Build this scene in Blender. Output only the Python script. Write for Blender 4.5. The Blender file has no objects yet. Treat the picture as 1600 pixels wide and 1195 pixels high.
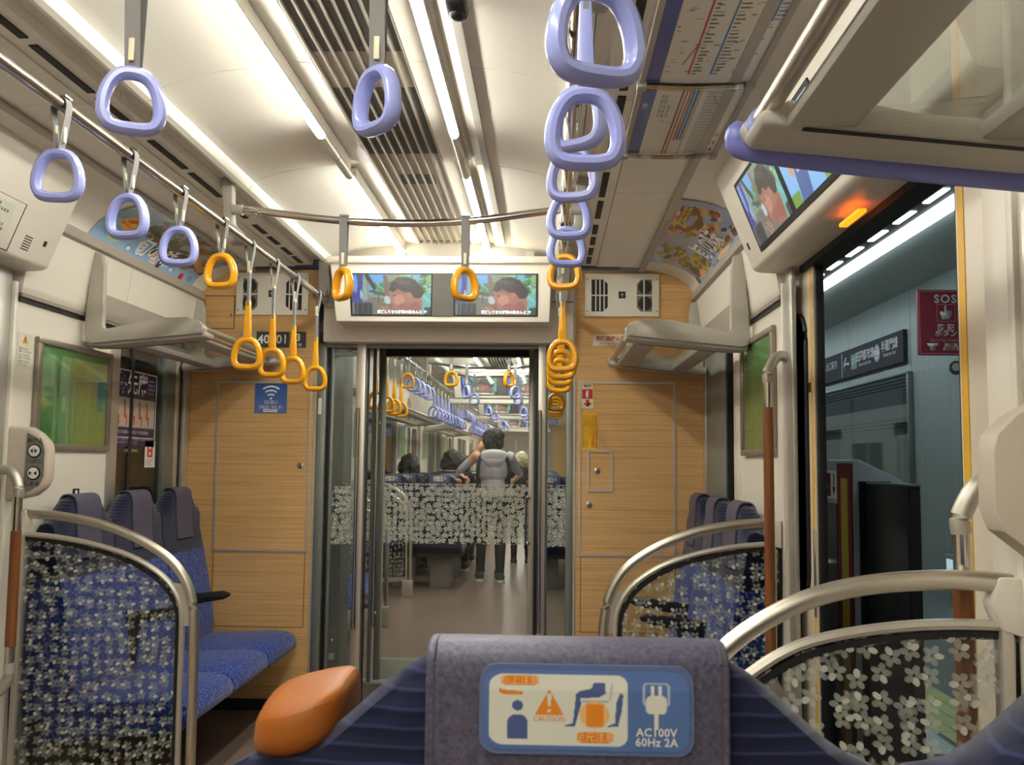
import bpy, bmesh, math, random
import numpy as np
from mathutils import Vector, Matrix

# ------------------------------------------------------------------ camera, world, exposure
scene = bpy.context.scene
COL = scene.collection
CX, CZ = 0.5138, 1.21
cam_d = bpy.data.cameras.new('camera'); cam = bpy.data.objects.new('camera', cam_d); COL.objects.link(cam)
cam_d.sensor_fit = 'HORIZONTAL'; cam_d.sensor_width = 36.0; cam_d.lens = 36.0 * 1500 / 1600
cam_d.clip_start = 0.02; cam_d.clip_end = 200
def _cam_matrix(yaw, pitch, roll):
    fwd = Vector((math.sin(yaw) * math.cos(pitch), math.cos(yaw) * math.cos(pitch), math.sin(pitch)))
    right = Vector((math.cos(yaw), -math.sin(yaw), 0)); up = right.cross(fwd)
    r2 = math.cos(roll) * right + math.sin(roll) * up
    u2 = -math.sin(roll) * right + math.cos(roll) * up
    m = Matrix((r2, u2, -fwd)).transposed().to_4x4(); m.translation = (CX, 0, CZ)
    return m
cam.matrix_world = _cam_matrix(-0.038037, 0.083374, 0.010282)
cam_d.dof.use_dof = True; cam_d.dof.focus_distance = 2.6; cam_d.dof.aperture_fstop = 22
scene.camera = cam
scene.view_settings.view_transform = 'Standard'
scene.view_settings.look = 'None'
scene.view_settings.gamma = 1.0
scene.view_settings.use_curve_mapping = False
scene.view_settings.exposure = 1.38
world = bpy.data.worlds.new('World'); scene.world = world; world.use_nodes = True
world.node_tree.nodes['Background'].inputs[0].default_value = (0.02, 0.024, 0.03, 1)
world.node_tree.nodes['Background'].inputs[1].default_value = 0.3
TUBE_STRENGTH = 30.0            # ceiling tubes of both cars
STRIP_STRENGTH = 4.2            # fluorescent strip over the platform
scene.cycles.max_bounces = 12; scene.cycles.transparent_max_bounces = 24
scene.cycles.sample_clamp_indirect = 6.0

rng = random.Random(7)

# ------------------------------------------------------------------ helpers
def lin(c):
    return tuple(((x / 255) / 12.92 if x / 255 <= 0.04045 else ((x / 255 + 0.055) / 1.055) ** 2.4) for x in c)
def mat(name, rgb, rough=0.5, metal=0.0, emit=0.0, bump=None, aniso=0, spec=0.5, var=0.0):
    m = bpy.data.materials.new(name); m.use_nodes = True; nt = m.node_tree; b = nt.nodes['Principled BSDF']
    c = lin(rgb) + (1,)
    b.inputs['Base Color'].default_value = c; b.inputs['Roughness'].default_value = rough
    b.inputs['Metallic'].default_value = metal; b.inputs['Specular IOR Level'].default_value = spec
    if emit:
        b.inputs['Emission Color'].default_value = c; b.inputs['Emission Strength'].default_value = emit
    if var:
        n = nt.nodes.new('ShaderNodeTexNoise'); n.inputs['Scale'].default_value = 6; n.inputs['Detail'].default_value = 4
        tc = nt.nodes.new('ShaderNodeTexCoord'); nt.links.new(tc.outputs['Object'], n.inputs['Vector'])
        mx = nt.nodes.new('ShaderNodeMix'); mx.data_type = 'RGBA'
        mx.inputs['A'].default_value = tuple(x * (1 - var) for x in c[:3]) + (1,); mx.inputs['B'].default_value = tuple(min(1, x * (1 + var)) for x in c[:3]) + (1,)
        nt.links.new(n.outputs['Fac'], mx.inputs['Factor']); nt.links.new(mx.outputs['Result'], b.inputs['Base Color'])
    if bump:
        n = nt.nodes.new('ShaderNodeTexNoise'); n.inputs['Scale'].default_value = bump[0]
        tc = nt.nodes.new('ShaderNodeTexCoord'); nt.links.new(tc.outputs['Object'], n.inputs['Vector'])
        bp = nt.nodes.new('ShaderNodeBump'); bp.inputs['Strength'].default_value = bump[1]; bp.inputs['Distance'].default_value = 0.002
        nt.links.new(n.outputs['Fac'], bp.inputs['Height']); nt.links.new(bp.outputs['Normal'], b.inputs['Normal'])
    return m
def ramp_mat(name, cols, scale3, noise=1.0, rough=0.5, detail=3, pos=None, bump=0.0, extra=None):
    """colour from a stretched noise (wood grain, woven speckle)"""
    m = bpy.data.materials.new(name); m.use_nodes = True; nt = m.node_tree; b = nt.nodes['Principled BSDF']
    b.inputs['Roughness'].default_value = rough
    tc = nt.nodes.new('ShaderNodeTexCoord'); mp = nt.nodes.new('ShaderNodeMapping'); mp.inputs['Scale'].default_value = scale3
    n = nt.nodes.new('ShaderNodeTexNoise'); n.inputs['Scale'].default_value = noise; n.inputs['Detail'].default_value = detail
    r = nt.nodes.new('ShaderNodeValToRGB')
    while len(r.color_ramp.elements) < len(cols): r.color_ramp.elements.new(0.5)
    for i, c in enumerate(cols):
        r.color_ramp.elements[i].position = pos[i] if pos else 0.3 + 0.4 * i / (len(cols) - 1)
        r.color_ramp.elements[i].color = lin(c) + (1,)
    nt.links.new(tc.outputs['Object'], mp.inputs['Vector']); nt.links.new(mp.outputs['Vector'], n.inputs['Vector'])
    nt.links.new(n.outputs['Fac'], r.inputs['Fac']); nt.links.new(r.outputs['Color'], b.inputs['Base Color'])
    if bump:
        bp = nt.nodes.new('ShaderNodeBump'); bp.inputs['Strength'].default_value = bump; bp.inputs['Distance'].default_value = 0.003
        nt.links.new(n.outputs['Fac'], bp.inputs['Height']); nt.links.new(bp.outputs['Normal'], b.inputs['Normal'])
    return m

class MB:
    """collects boxes, prisms, tubes and lofts; build() links them as ONE mesh object"""
    def __init__(s): s.v = []; s.f = []
    def add(s, vs, fs):
        o = len(s.v); s.v += [tuple(p) for p in vs]; s.f += [tuple(i + o for i in f) for f in fs]; return s
    def box(s, x0, x1, y0, y1, z0, z1):
        x0, x1 = min(x0, x1), max(x0, x1); y0, y1 = min(y0, y1), max(y0, y1); z0, z1 = min(z0, z1), max(z0, z1)
        return s.add([(x0, y0, z0), (x1, y0, z0), (x1, y1, z0), (x0, y1, z0), (x0, y0, z1), (x1, y0, z1), (x1, y1, z1), (x0, y1, z1)],
                     [(0, 3, 2, 1), (4, 5, 6, 7), (0, 1, 5, 4), (1, 2, 6, 5), (2, 3, 7, 6), (3, 0, 4, 7)])
    def prism(s, pts, off):
        n = len(pts); off = Vector(off); a = [Vector(p) for p in pts]
        nrm = Vector((0, 0, 0))
        for i in range(n): nrm += a[i].cross(a[(i + 1) % n])
        if nrm.dot(off) < 0: a.reverse()
        vs = a + [p + off for p in a]
        fs = [tuple(range(n))[::-1], tuple(range(n, 2 * n))] + [(i, (i + 1) % n, n + (i + 1) % n, n + i) for i in range(n)]
        return s.add(vs, fs)
    def xz(s, pts, y0, y1): return s.prism([(p[0], y0, p[1]) for p in pts], (0, y1 - y0, 0))
    def yz(s, pts, x0, x1): return s.prism([(x0, p[0], p[1]) for p in pts], (x1 - x0, 0, 0))
    def xy(s, pts, z0, z1): return s.prism([(p[0], p[1], z0) for p in pts], (0, 0, z1 - z0))
    def loft(s, rings, closed=True, cap=True, loop=False):
        n = len(rings[0]); o = len(s.v); m = len(rings)
        for r in rings: s.v += [tuple(p) for p in r]
        k = n if closed else n - 1
        for i in range(m if loop else m - 1):
            for j in range(k):
                a, b = o + i * n + j, o + i * n + (j + 1) % n; c, d = o + ((i + 1) % m) * n + (j + 1) % n, o + ((i + 1) % m) * n + j
                s.f.append((a, b, c, d))
        if cap and closed and not loop:
            s.f.append(tuple(o + j for j in range(n))[::-1]); s.f.append(tuple(o + (m - 1) * n + j for j in range(n)))
        return s
    def tube(s, path, r, seg=12, loop=False, flat=None, up=(0, 0, 1)):
        """sweep a circle (or ellipse r x flat) along a path"""
        P = [Vector(p) for p in path]; n = len(P); rings = []
        rr = r if hasattr(r, '__len__') else [r] * n
        upv = Vector(up)
        for i in range(n):
            a = P[(i - 1) % n] if (loop or i > 0) else P[i]; b = P[(i + 1) % n] if (loop or i < n - 1) else P[i]
            t = (b - a).normalized(); u = upv
            if abs(t.dot(u)) > 0.98: u = Vector((0, 1, 0)) if abs(t.y) < 0.9 else Vector((1, 0, 0))
            sx = t.cross(u).normalized(); sy = sx.cross(t).normalized()
            f = flat if flat else rr[i]
            rings.append([P[i] + sx * (math.cos(q) * f) + sy * (math.sin(q) * rr[i]) for q in [2 * math.pi * k / seg for k in range(seg)]])
        return s.loft(rings, True, True, loop)
    def ball(s, c, r, seg=12, rings=8):
        rx, ry, rz = r if hasattr(r, '__len__') else (r, r, r)
        R = []
        for i in range(rings + 1):
            t = math.pi * (i / rings); t = min(max(t, 0.02), math.pi - 0.02)
            R.append([(c[0] + rx * math.sin(t) * math.cos(q), c[1] + ry * math.sin(t) * math.sin(q), c[2] - rz * math.cos(t)) for q in [2 * math.pi * k / seg for k in range(seg)]])
        return s.loft(R)
    def ribbon(s, path, w, th=0.002, axis=(0, 1, 0)):
        """thin strap following a path, w wide along axis"""
        P = [Vector(p) for p in path]; ax = Vector(axis).normalized(); rings = []
        for i in range(len(P)):
            t = (P[min(i + 1, len(P) - 1)] - P[max(i - 1, 0)]).normalized(); n = ax.cross(t).normalized() * (th / 2); a = ax * (w / 2)
            rings.append([P[i] - a - n, P[i] + a - n, P[i] + a + n, P[i] - a + n])
        return s.loft(rings)
    def disc(s, c, r, axis, th, seg=20):
        ax = Vector(axis).normalized(); u = ax.orthogonal().normalized(); w = ax.cross(u)
        a = [Vector(c) + u * (math.cos(q) * r) + w * (math.sin(q) * r) for q in [2 * math.pi * k / seg for k in range(seg)]]
        return s.prism(a, ax * th)

def build(name, mb, m, parent=None, bevel=0.0, angle=40, subd=0, seg=2, ploc=None):
    me = bpy.data.meshes.new(name); me.from_pydata(mb.v, [], mb.f)
    bm = bmesh.new(); bm.from_mesh(me)
    bmesh.ops.recalc_face_normals(bm, faces=bm.faces)
    if bevel:
        es = [e for e in bm.edges if len(e.link_faces) == 2 and e.calc_face_angle(0) > math.radians(30)]
        bmesh.ops.bevel(bm, geom=es, offset=bevel, segments=seg, affect='EDGES', profile=0.5, clamp_overlap=True)
    bm.to_mesh(me); bm.free()
    return link(name, me, m, parent, angle, subd)
def link(name, me, m, parent=None, angle=40, subd=0):
    if m is not None and not me.materials: me.materials.append(m)
    me.polygons.foreach_set('use_smooth', [True] * len(me.polygons))
    if angle: me.set_sharp_from_angle(angle=math.radians(angle))
    o = bpy.data.objects.new(name, me); COL.objects.link(o)
    if parent is not None:
        o.parent = parent
        o.matrix_parent_inverse = Matrix.Translation(parent.location).inverted() if parent.type == 'EMPTY' else Matrix()
    if subd:
        md = o.modifiers.new('subsurf', 'SUBSURF'); md.levels = subd; md.render_levels = subd
    return o
def tag(o, label=None, cat=None, group=None, kind=None):
    if label: o['label'] = label
    if cat: o['category'] = cat
    if group: o['group'] = group
    if kind: o['kind'] = kind
    return o
def thing(name, loc, label, cat, group=None):
    o = bpy.data.objects.new(name, None); COL.objects.link(o); o.location = loc; o.empty_display_size = 0.05
    return tag(o, label, cat, group)
def struct(name, loc=(0, 0, 0)):
    o = bpy.data.objects.new(name, None); COL.objects.link(o); o.location = loc; o['kind'] = 'structure'
    return o
def copy_tree(o, loc=None, rz=None, label=None, group=None, parent=None):
    c = o.copy(); COL.objects.link(c)
    if loc is not None: c.location = loc
    if rz is not None: c.rotation_euler = (0, 0, rz)
    if parent is not None: c.parent = parent; c.matrix_parent_inverse = o.matrix_parent_inverse.copy()
    if label: c['label'] = label
    if group: c['group'] = group
    for ch in list(o.children): copy_tree(ch, parent=c)
    return c
ORD = ['first', 'second', 'third', 'fourth', 'fifth', 'sixth', 'seventh', 'eighth', 'ninth', 'tenth', 'eleventh', 'twelfth', 'thirteenth', 'fourteenth', 'fifteenth', 'sixteenth', 'seventeenth', 'eighteenth', 'nineteenth', 'twentieth'] + ['twenty-' + q for q in ('first', 'second', 'third', 'fourth', 'fifth', 'sixth', 'seventh', 'eighth', 'ninth')] + ['thirtieth']
def smooth(pts, n=6, closed=False):
    """Catmull-Rom through points"""
    P = [Vector(p) for p in pts]; out = []; m = len(P)
    for i in range(m if closed else m - 1):
        p0 = P[(i - 1) % m] if (closed or i > 0) else P[i]; p1 = P[i]; p2 = P[(i + 1) % m]; p3 = P[(i + 2) % m] if (closed or i + 2 < m) else p2
        for k in range(n):
            t = k / n
            out.append(0.5 * ((2 * p1) + (p2 - p0) * t + (2 * p0 - 5 * p1 + 4 * p2 - p3) * t * t + (3 * p1 - p0 - 3 * p2 + p3) * t ** 3))
    if not closed: out.append(P[-1])
    return out

# ---- lettering: text outlines turned into flat meshes (made before anything else exists)
def text_mesh(body, size=1.0, align='CENTER', spacing=1.0, bold=0.0, line=1.0):
    cu = bpy.data.curves.new('t', 'FONT'); cu.body = body; cu.size = size; cu.align_x = align; cu.align_y = 'CENTER'
    cu.space_character = spacing; cu.offset = bold; cu.resolution_u = 2; cu.space_line = line
    o = bpy.data.objects.new('t', cu); COL.objects.link(o)
    dg = bpy.context.evaluated_depsgraph_get()
    me = bpy.data.meshes.new_from_object(o.evaluated_get(dg))
    bpy.data.objects.remove(o); bpy.data.curves.remove(cu)
    me.materials.clear()
    return me
FACE = {'front': Matrix(((1, 0, 0), (0, 0, -1), (0, 1, 0))),      # reads from -Y
        'left': Matrix(((0, 0, 1), (1, 0, 0), (0, 1, 0))),        # on the left wall, reads from +X
        'right': Matrix(((0, 0, -1), (-1, 0, 0), (0, 1, 0)))}     # on the right wall, reads from -X
TEXTS = {}
for key, args in {
    'num': ('40301', 0.062, 'CENTER', 1.0, 0.0012), 'car': ('3', 0.05, 'CENTER', 1.0, 0.0012), 'gosha': ('号車', 0.02),
    'wifi': ('SEIBU', 0.026, 'CENTER', 1.1), 'wifi2': ('FREE Wi-Fi', 0.025), 'danger': ('危険品持込禁止', 0.0245, 'CENTER', 1.0, 0.0006),
    'danger2': ("Don't bring in dangerous goods", 0.0105), 'ext': ('消火器', 0.012, 'CENTER', 1.0, 0.0003),
    'prio': ('優先席', 0.105, 'CENTER', 1.0, 0.002), 'sos': ('SOS', 0.17, 'CENTER', 1.15, 0.004), 'bohan': ('防 犯\nボタン', 0.11, 'CENTER', 1.0, 0.002, 0.8),
    'sec': ('Security button', 0.05), 'ekiin': ('駅係員が\nまいります', 0.055, 'CENTER', 1.0, 0.001, 0.8),
    'denen': ('田園都市線', 0.13, 'CENTER', 1.0, 0.002), 'hanzo': ('半蔵門線', 0.13, 'CENTER', 1.0, 0.002), 'dt': ('DT', 0.1), 'z': ('Z', 0.13, 'CENTER', 1, 0.004),
    'denen2': ('Den-en-toshi Line', 0.06), 'hanzo2': ('Hanzomon Line', 0.06), 'deguchi': ('出口案内', 0.12), 'arrow': ('←', 0.36, 'CENTER', 1, 0.006),
    'open': ('あける', 0.018, 'CENTER', 1.0, 0.0003), 'shut': ('しめる', 0.018, 'CENTER', 1.0, 0.0003), 'note': ('ボタンを押すと\nドアが開閉します', 0.008, 'CENTER', 1, 0, 0.9),
    'ac': ('AC100V\n60Hz 2A', 0.0118, 'CENTER', 1.05, 0.0002, 0.85), 'caution': ('CAUTION', 0.0052), 'top': ('頭上注意', 0.0072, 'CENTER', 1, 0.0001), 'foot': ('足元注意', 0.0072, 'CENTER', 1, 0.0001),
    'window': ('この窓はひらきません', 0.014), 'ad': ('旬の味', 0.17, 'CENTER', 1, 0.003), 'caption': ('収穫してきた野菜の数なんと 77', 0.0165, 'CENTER', 1, 0.0003),
    'exit': ('非常\nボタン', 0.09, 'CENTER', 1, 0.001, 0.8),
}.items():
    TEXTS[key] = text_mesh(*args)
def letter(key, loc, face, m, parent, rot=0.0, name='lettering', scale=1.0):
    me = TEXTS[key].copy()
    R = (FACE[face] if isinstance(face, str) else face).to_4x4()
    me.transform(Matrix.Translation(loc) @ R @ Matrix.Rotation(rot, 4, 'Z') @ Matrix.Scale(scale, 4))
    o = link(name, me, m, parent, angle=0)
    return o

# ---- flat print: a fine grid whose points carry the print's colours
class Canvas:
    def __init__(s, nx, ny, bg, aspect=None):
        s.nx, s.ny = nx, ny; s.a = np.zeros((ny, nx, 3)); s.a[:] = bg
        s.X, s.Y = np.meshgrid(np.linspace(0, 1, nx), np.linspace(0, 1, ny)); s.asp = aspect or nx / ny
    def put(s, mask, c, k=1.0): s.a[mask] = s.a[mask] * (1 - k) + np.array(c, float) * k; return s
    def rect(s, x0, y0, x1, y1, c, k=1.0): return s.put((s.X >= x0) & (s.X <= x1) & (s.Y >= y0) & (s.Y <= y1), c, k)
    def rrect(s, x0, y0, x1, y1, r, c):
        ax = s.asp; dx = np.maximum(np.maximum(x0 + r / ax - s.X, s.X - (x1 - r / ax)), 0) * ax; dy = np.maximum(np.maximum(y0 + r - s.Y, s.Y - (y1 - r)), 0)
        return s.put(dx * dx + dy * dy <= r * r, c)
    def ell(s, cx, cy, rx, ry, c, ang=0.0, k=1.0):
        dx = (s.X - cx) * s.asp; dy = s.Y - cy; ca, sa = math.cos(ang), math.sin(ang)
        u = (dx * ca + dy * sa) / (rx * s.asp); w = (-dx * sa + dy * ca) / ry
        return s.put(u * u + w * w <= 1, c, k)
    def poly(s, pts, c, k=1.0):
        ins = np.zeros(s.X.shape, bool); n = len(pts)
        for i in range(n):
            (x0, y0), (x1, y1) = pts[i], pts[(i + 1) % n]
            if y0 == y1: continue
            cond = ((y0 > s.Y) != (y1 > s.Y)) & (s.X < (x1 - x0) * (s.Y - y0) / (y1 - y0) + x0); ins ^= cond
        return s.put(ins, c, k)
    def line(s, x0, y0, x1, y1, w, c, k=1.0):
        dx, dy = (x1 - x0) * s.asp, y1 - y0; L = max(dx * dx + dy * dy, 1e-9)
        t = np.clip(((s.X - x0) * s.asp * dx + (s.Y - y0) * dy) / L, 0, 1)
        d = ((s.X - x0) * s.asp - t * dx) ** 2 + (s.Y - y0 - t * dy) ** 2
        return s.put(d <= (w / 2) ** 2, c, k)
    def rows(s, x0, x1, y0, y1, n, c, seed=0, fill=0.62, vertical=False):
        """rows of small unreadable type"""
        r = random.Random(seed)
        for i in range(n):
            if vertical:
                xc = x0 + (x1 - x0) * (i + .5) / n; w = (x1 - x0) / n * fill; y = y1; yend = y0 if r.random() < .6 else y0 + (y1 - y0) * r.uniform(.1, .5)
                while y > yend: h = w * s.asp * .9; s.rect(xc - w / 2, y - h * r.uniform(.6, 1), xc + w / 2, y, c, r.uniform(.5, .9)); y -= h * 1.25
            else:
                yc = y1 - (y1 - y0) * (i + .5) / n; h = (y1 - y0) / n * fill; x = x0; xend = x1 if r.random() < .6 else x0 + (x1 - x0) * r.uniform(.5, .9)
                while x < xend: w = h / s.asp * .9; s.rect(x, yc - h / 2, min(x + w * r.uniform(.6, 1), x1), yc + h / 2, c, r.uniform(.5, .9)); x += w * 1.25
        return s
    def blur(s, n=1):
        for _ in range(n):
            q = np.pad(s.a, ((1, 1), (1, 1), (0, 0)), 'edge'); s.a = (q[:-2, 1:-1] + q[2:, 1:-1] + q[1:-1, :-2] + q[1:-1, 2:] + 2 * q[1:-1, 1:-1]) / 6
        return s
    def blobs(s, n, x0, y0, x1, y1, cols, r0, r1, seed=0, k=0.9):
        r = random.Random(seed)
        for i in range(n):
            q = r.uniform(r0, r1); s.ell(r.uniform(x0, x1), r.uniform(y0, y1), q, q * r.uniform(.3, .9) * s.asp, r.choice(cols), r.uniform(-1, 1), k)
        return s
def _attr_mat(name, emit=0.0, rough=0.35):
    m = bpy.data.materials.new(name); m.use_nodes = True; nt = m.node_tree; b = nt.nodes['Principled BSDF']
    a = nt.nodes.new('ShaderNodeAttribute'); a.attribute_name = 'print'
    b.inputs['Roughness'].default_value = rough
    if emit:
        b.inputs['Base Color'].default_value = (0.01, 0.01, 0.01, 1); nt.links.new(a.outputs['Color'], b.inputs['Emission Color']); b.inputs['Emission Strength'].default_value = emit
    else: nt.links.new(a.outputs['Color'], b.inputs['Base Color'])
    return m
M_PRINT = _attr_mat('printed_paper'); M_GLOSSPRINT = _attr_mat('glossy_print', rough=0.15); M_SCREEN = _attr_mat('lit_screen', 0.42, 0.45); M_CLOTHPRINT = _attr_mat('printed_cloth', rough=0.45)
def picture(name, cv, pos, m, parent=None):
    """cv canvas laid on the surface pos(u, v); u left-right, v bottom-top as read"""
    nx, ny = cv.nx, cv.ny
    vs = [pos(i / (nx - 1), j / (ny - 1)) for j in range(ny) for i in range(nx)]
    fs = [(j * nx + i, j * nx + i + 1, (j + 1) * nx + i + 1, (j + 1) * nx + i) for j in range(ny - 1) for i in range(nx - 1)]
    me = bpy.data.meshes.new(name); me.from_pydata([tuple(v) for v in vs], [], fs)
    c = cv.a.reshape(-1, 3) / 255.0; c = np.where(c <= 0.04045, c / 12.92, ((c + 0.055) / 1.055) ** 2.4)
    at = me.color_attributes.new('print', 'FLOAT_COLOR', 'POINT')
    at.data.foreach_set('color', np.concatenate([c, np.ones((len(c), 1))], 1).astype(np.float32).ravel())
    return link(name, me, m, parent, angle=0)
def front_rect(x0, x1, z0, z1, y): return lambda u, v: (x0 + (x1 - x0) * u, y, z0 + (z1 - z0) * v)
def quad(bl, br, tr, tl):
    bl, br, tr, tl = map(Vector, (bl, br, tr, tl))
    return lambda u, v: bl.lerp(br, u).lerp(tl.lerp(tr, u), v)

# ------------------------------------------------------------------ materials
CREAM = mat('cream_panel', (234, 227, 214), 0.38); CEIL = mat('ceiling_panel', (234, 229, 218), 0.42)
GREYP = mat('grey_plastic', (170, 165, 156), 0.45); GREYD = mat('mid_grey_paint', (128, 126, 120), 0.45); GREYC = mat('warm_grey_board', (172, 163, 152), 0.5); HEADG = mat('header_grey', (226, 216, 202), 0.5)
RACKG = mat('grey_rack_plate', (186, 181, 170), 0.45)
STEEL = mat('polished_steel', (205, 200, 192), 0.16, 1.0); ALU = mat('brushed_aluminium', (206, 200, 186), 0.36, 1.0); ALUW = mat('satin_alu_trim', (200, 194, 182), 0.4, 0.6)
FRAMEG = mat('green_grey_frame', (132, 136, 130), 0.4, 0.5); BLACK = mat('black_rubber', (16, 16, 17), 0.6); JAMBM = mat('jamb_aluminium', (178, 176, 168), 0.42, 0.6); OUTLET = mat('outlet_mesh', (92, 90, 86), 0.7); BOXM = mat('box_cream_shaded', (206, 194, 178), 0.4); DARK = mat('dark_recess', (38, 38, 38), 0.6)  # button box cream is darkened for the shade under the rack
LAV = mat('lavender_plastic', (162, 170, 234), 0.2); YEL = mat('orange_yellow_plastic', (242, 170, 30), 0.2)
LAVD = mat('lavender_bumper', (122, 128, 200), 0.3)
BELT = mat('grey_webbing', (132, 130, 130), 0.7, bump=(400, 0.4)); CLIP = mat('ivory_clip', (226, 218, 188), 0.4)
WOOD = ramp_mat('light_oak_laminate', [(198, 152, 94), (213, 169, 110), (221, 180, 122)], (1.2, 1.2, 70), 2.2, 0.5, 4)
WOODG = ramp_mat('brown_wood_grip', [(112, 64, 28), (140, 86, 44)], (60, 60, 3), 1.5, 0.42, 3)
ORANGE = mat('orange_leatherette', (158, 88, 22), 0.45, bump=(300, 0.1), spec=0.35)
FLOORM = ramp_mat('speckled_floor', [(132, 112, 102), (148, 128, 118)], (1, 1, 1), 60, 0.28, 2)
LAMP = mat('lamp_tube', (252, 250, 236), 0.4, emit=TUBE_STRENGTH); STRIP = mat('platform_strip', (226, 240, 246), 0.4, emit=STRIP_STRENGTH)
WHITE = mat('white_print', (236, 234, 228), 0.5); REDP = mat('red_print', (190, 44, 44), 0.5); BLACKP = mat('black_print', (30, 30, 32), 0.5); ORANGEP = mat('orange_print', (226, 130, 30), 0.5)
def fabric(name, top, low, zsplit, stripe=(92, 100, 150)):
    """navy ribbed weave above zsplit, bright blue speckled weave below"""
    m = bpy.data.materials.new(name); m.use_nodes = True; nt = m.node_tree; b = nt.nodes['Principled BSDF']; N = nt.nodes.new; L = nt.links.new
    b.inputs['Roughness'].default_value = 0.9; b.inputs['Sheen Weight'].default_value = 0.25; b.inputs['Specular IOR Level'].default_value = 0.2
    tc = N('ShaderNodeTexCoord'); sep = N('ShaderNodeSeparateXYZ'); L(tc.outputs['Object'], sep.inputs[0])
    def noise(sc, s3, det):
        mp = N('ShaderNodeMapping'); mp.inputs['Scale'].default_value = s3; n = N('ShaderNodeTexNoise'); n.inputs['Scale'].default_value = sc; n.inputs['Detail'].default_value = det
        L(tc.outputs['Object'], mp.inputs[0]); L(mp.outputs[0], n.inputs['Vector']); return n.outputs['Fac']
    def ramp(fac, items):
        r = N('ShaderNodeValToRGB')
        while len(r.color_ramp.elements) < len(items): r.color_ramp.elements.new(.5)
        for e, (p, c) in zip(r.color_ramp.elements, items): e.position = p; e.color = lin(c) + (1,)
        L(fac, r.inputs[0]); return r.outputs[0]
    wv = N('ShaderNodeTexWave'); wv.bands_direction = 'Z'; wv.inputs['Scale'].default_value = 26; wv.inputs['Distortion'].default_value = 1.2; wv.inputs['Detail'].default_value = 1; L(tc.outputs['Object'], wv.inputs['Vector'])
    hi = ramp(wv.outputs['Fac'], [(0.0, top), (0.86, top), (0.97, stripe)])
    lo = ramp(noise(1, (120, 120, 80), 3), [(0.36, low[0]), (0.52, low[1]), (0.66, low[2])])
    if zsplit is None: L(hi, b.inputs['Base Color'])
    else:
        gt = N('ShaderNodeMath'); gt.operation = 'GREATER_THAN'; L(sep.outputs['Z'], gt.inputs[0]); gt.inputs[1].default_value = zsplit
        mx = N('ShaderNodeMix'); mx.data_type = 'RGBA'; L(gt.outputs[0], mx.inputs['Factor']); L(lo, mx.inputs['A']); L(hi, mx.inputs['B']); L(mx.outputs['Result'], b.inputs['Base Color'])
    bp = N('ShaderNodeBump'); bp.inputs['Strength'].default_value = 0.5; bp.inputs['Distance'].default_value = 0.002; L(wv.outputs['Fac'], bp.inputs['Height']); L(bp.outputs['Normal'], b.inputs['Normal'])
    return m
BLUES = ((20, 35, 100), (36, 60, 144), (96, 124, 196))
SEATF = fabric('blue_moquette', (20, 24, 52), BLUES, 0.79, (34, 40, 76)); CROSSF = fabric('navy_moquette', (25, 29, 58), BLUES, None, (46, 52, 88))
COVER = ramp_mat('grey_purple_cover', [(66, 64, 84), (82, 80, 102), (98, 95, 116)], (1, 1, 1), 300, 0.5, 3, bump=0.25)

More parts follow.
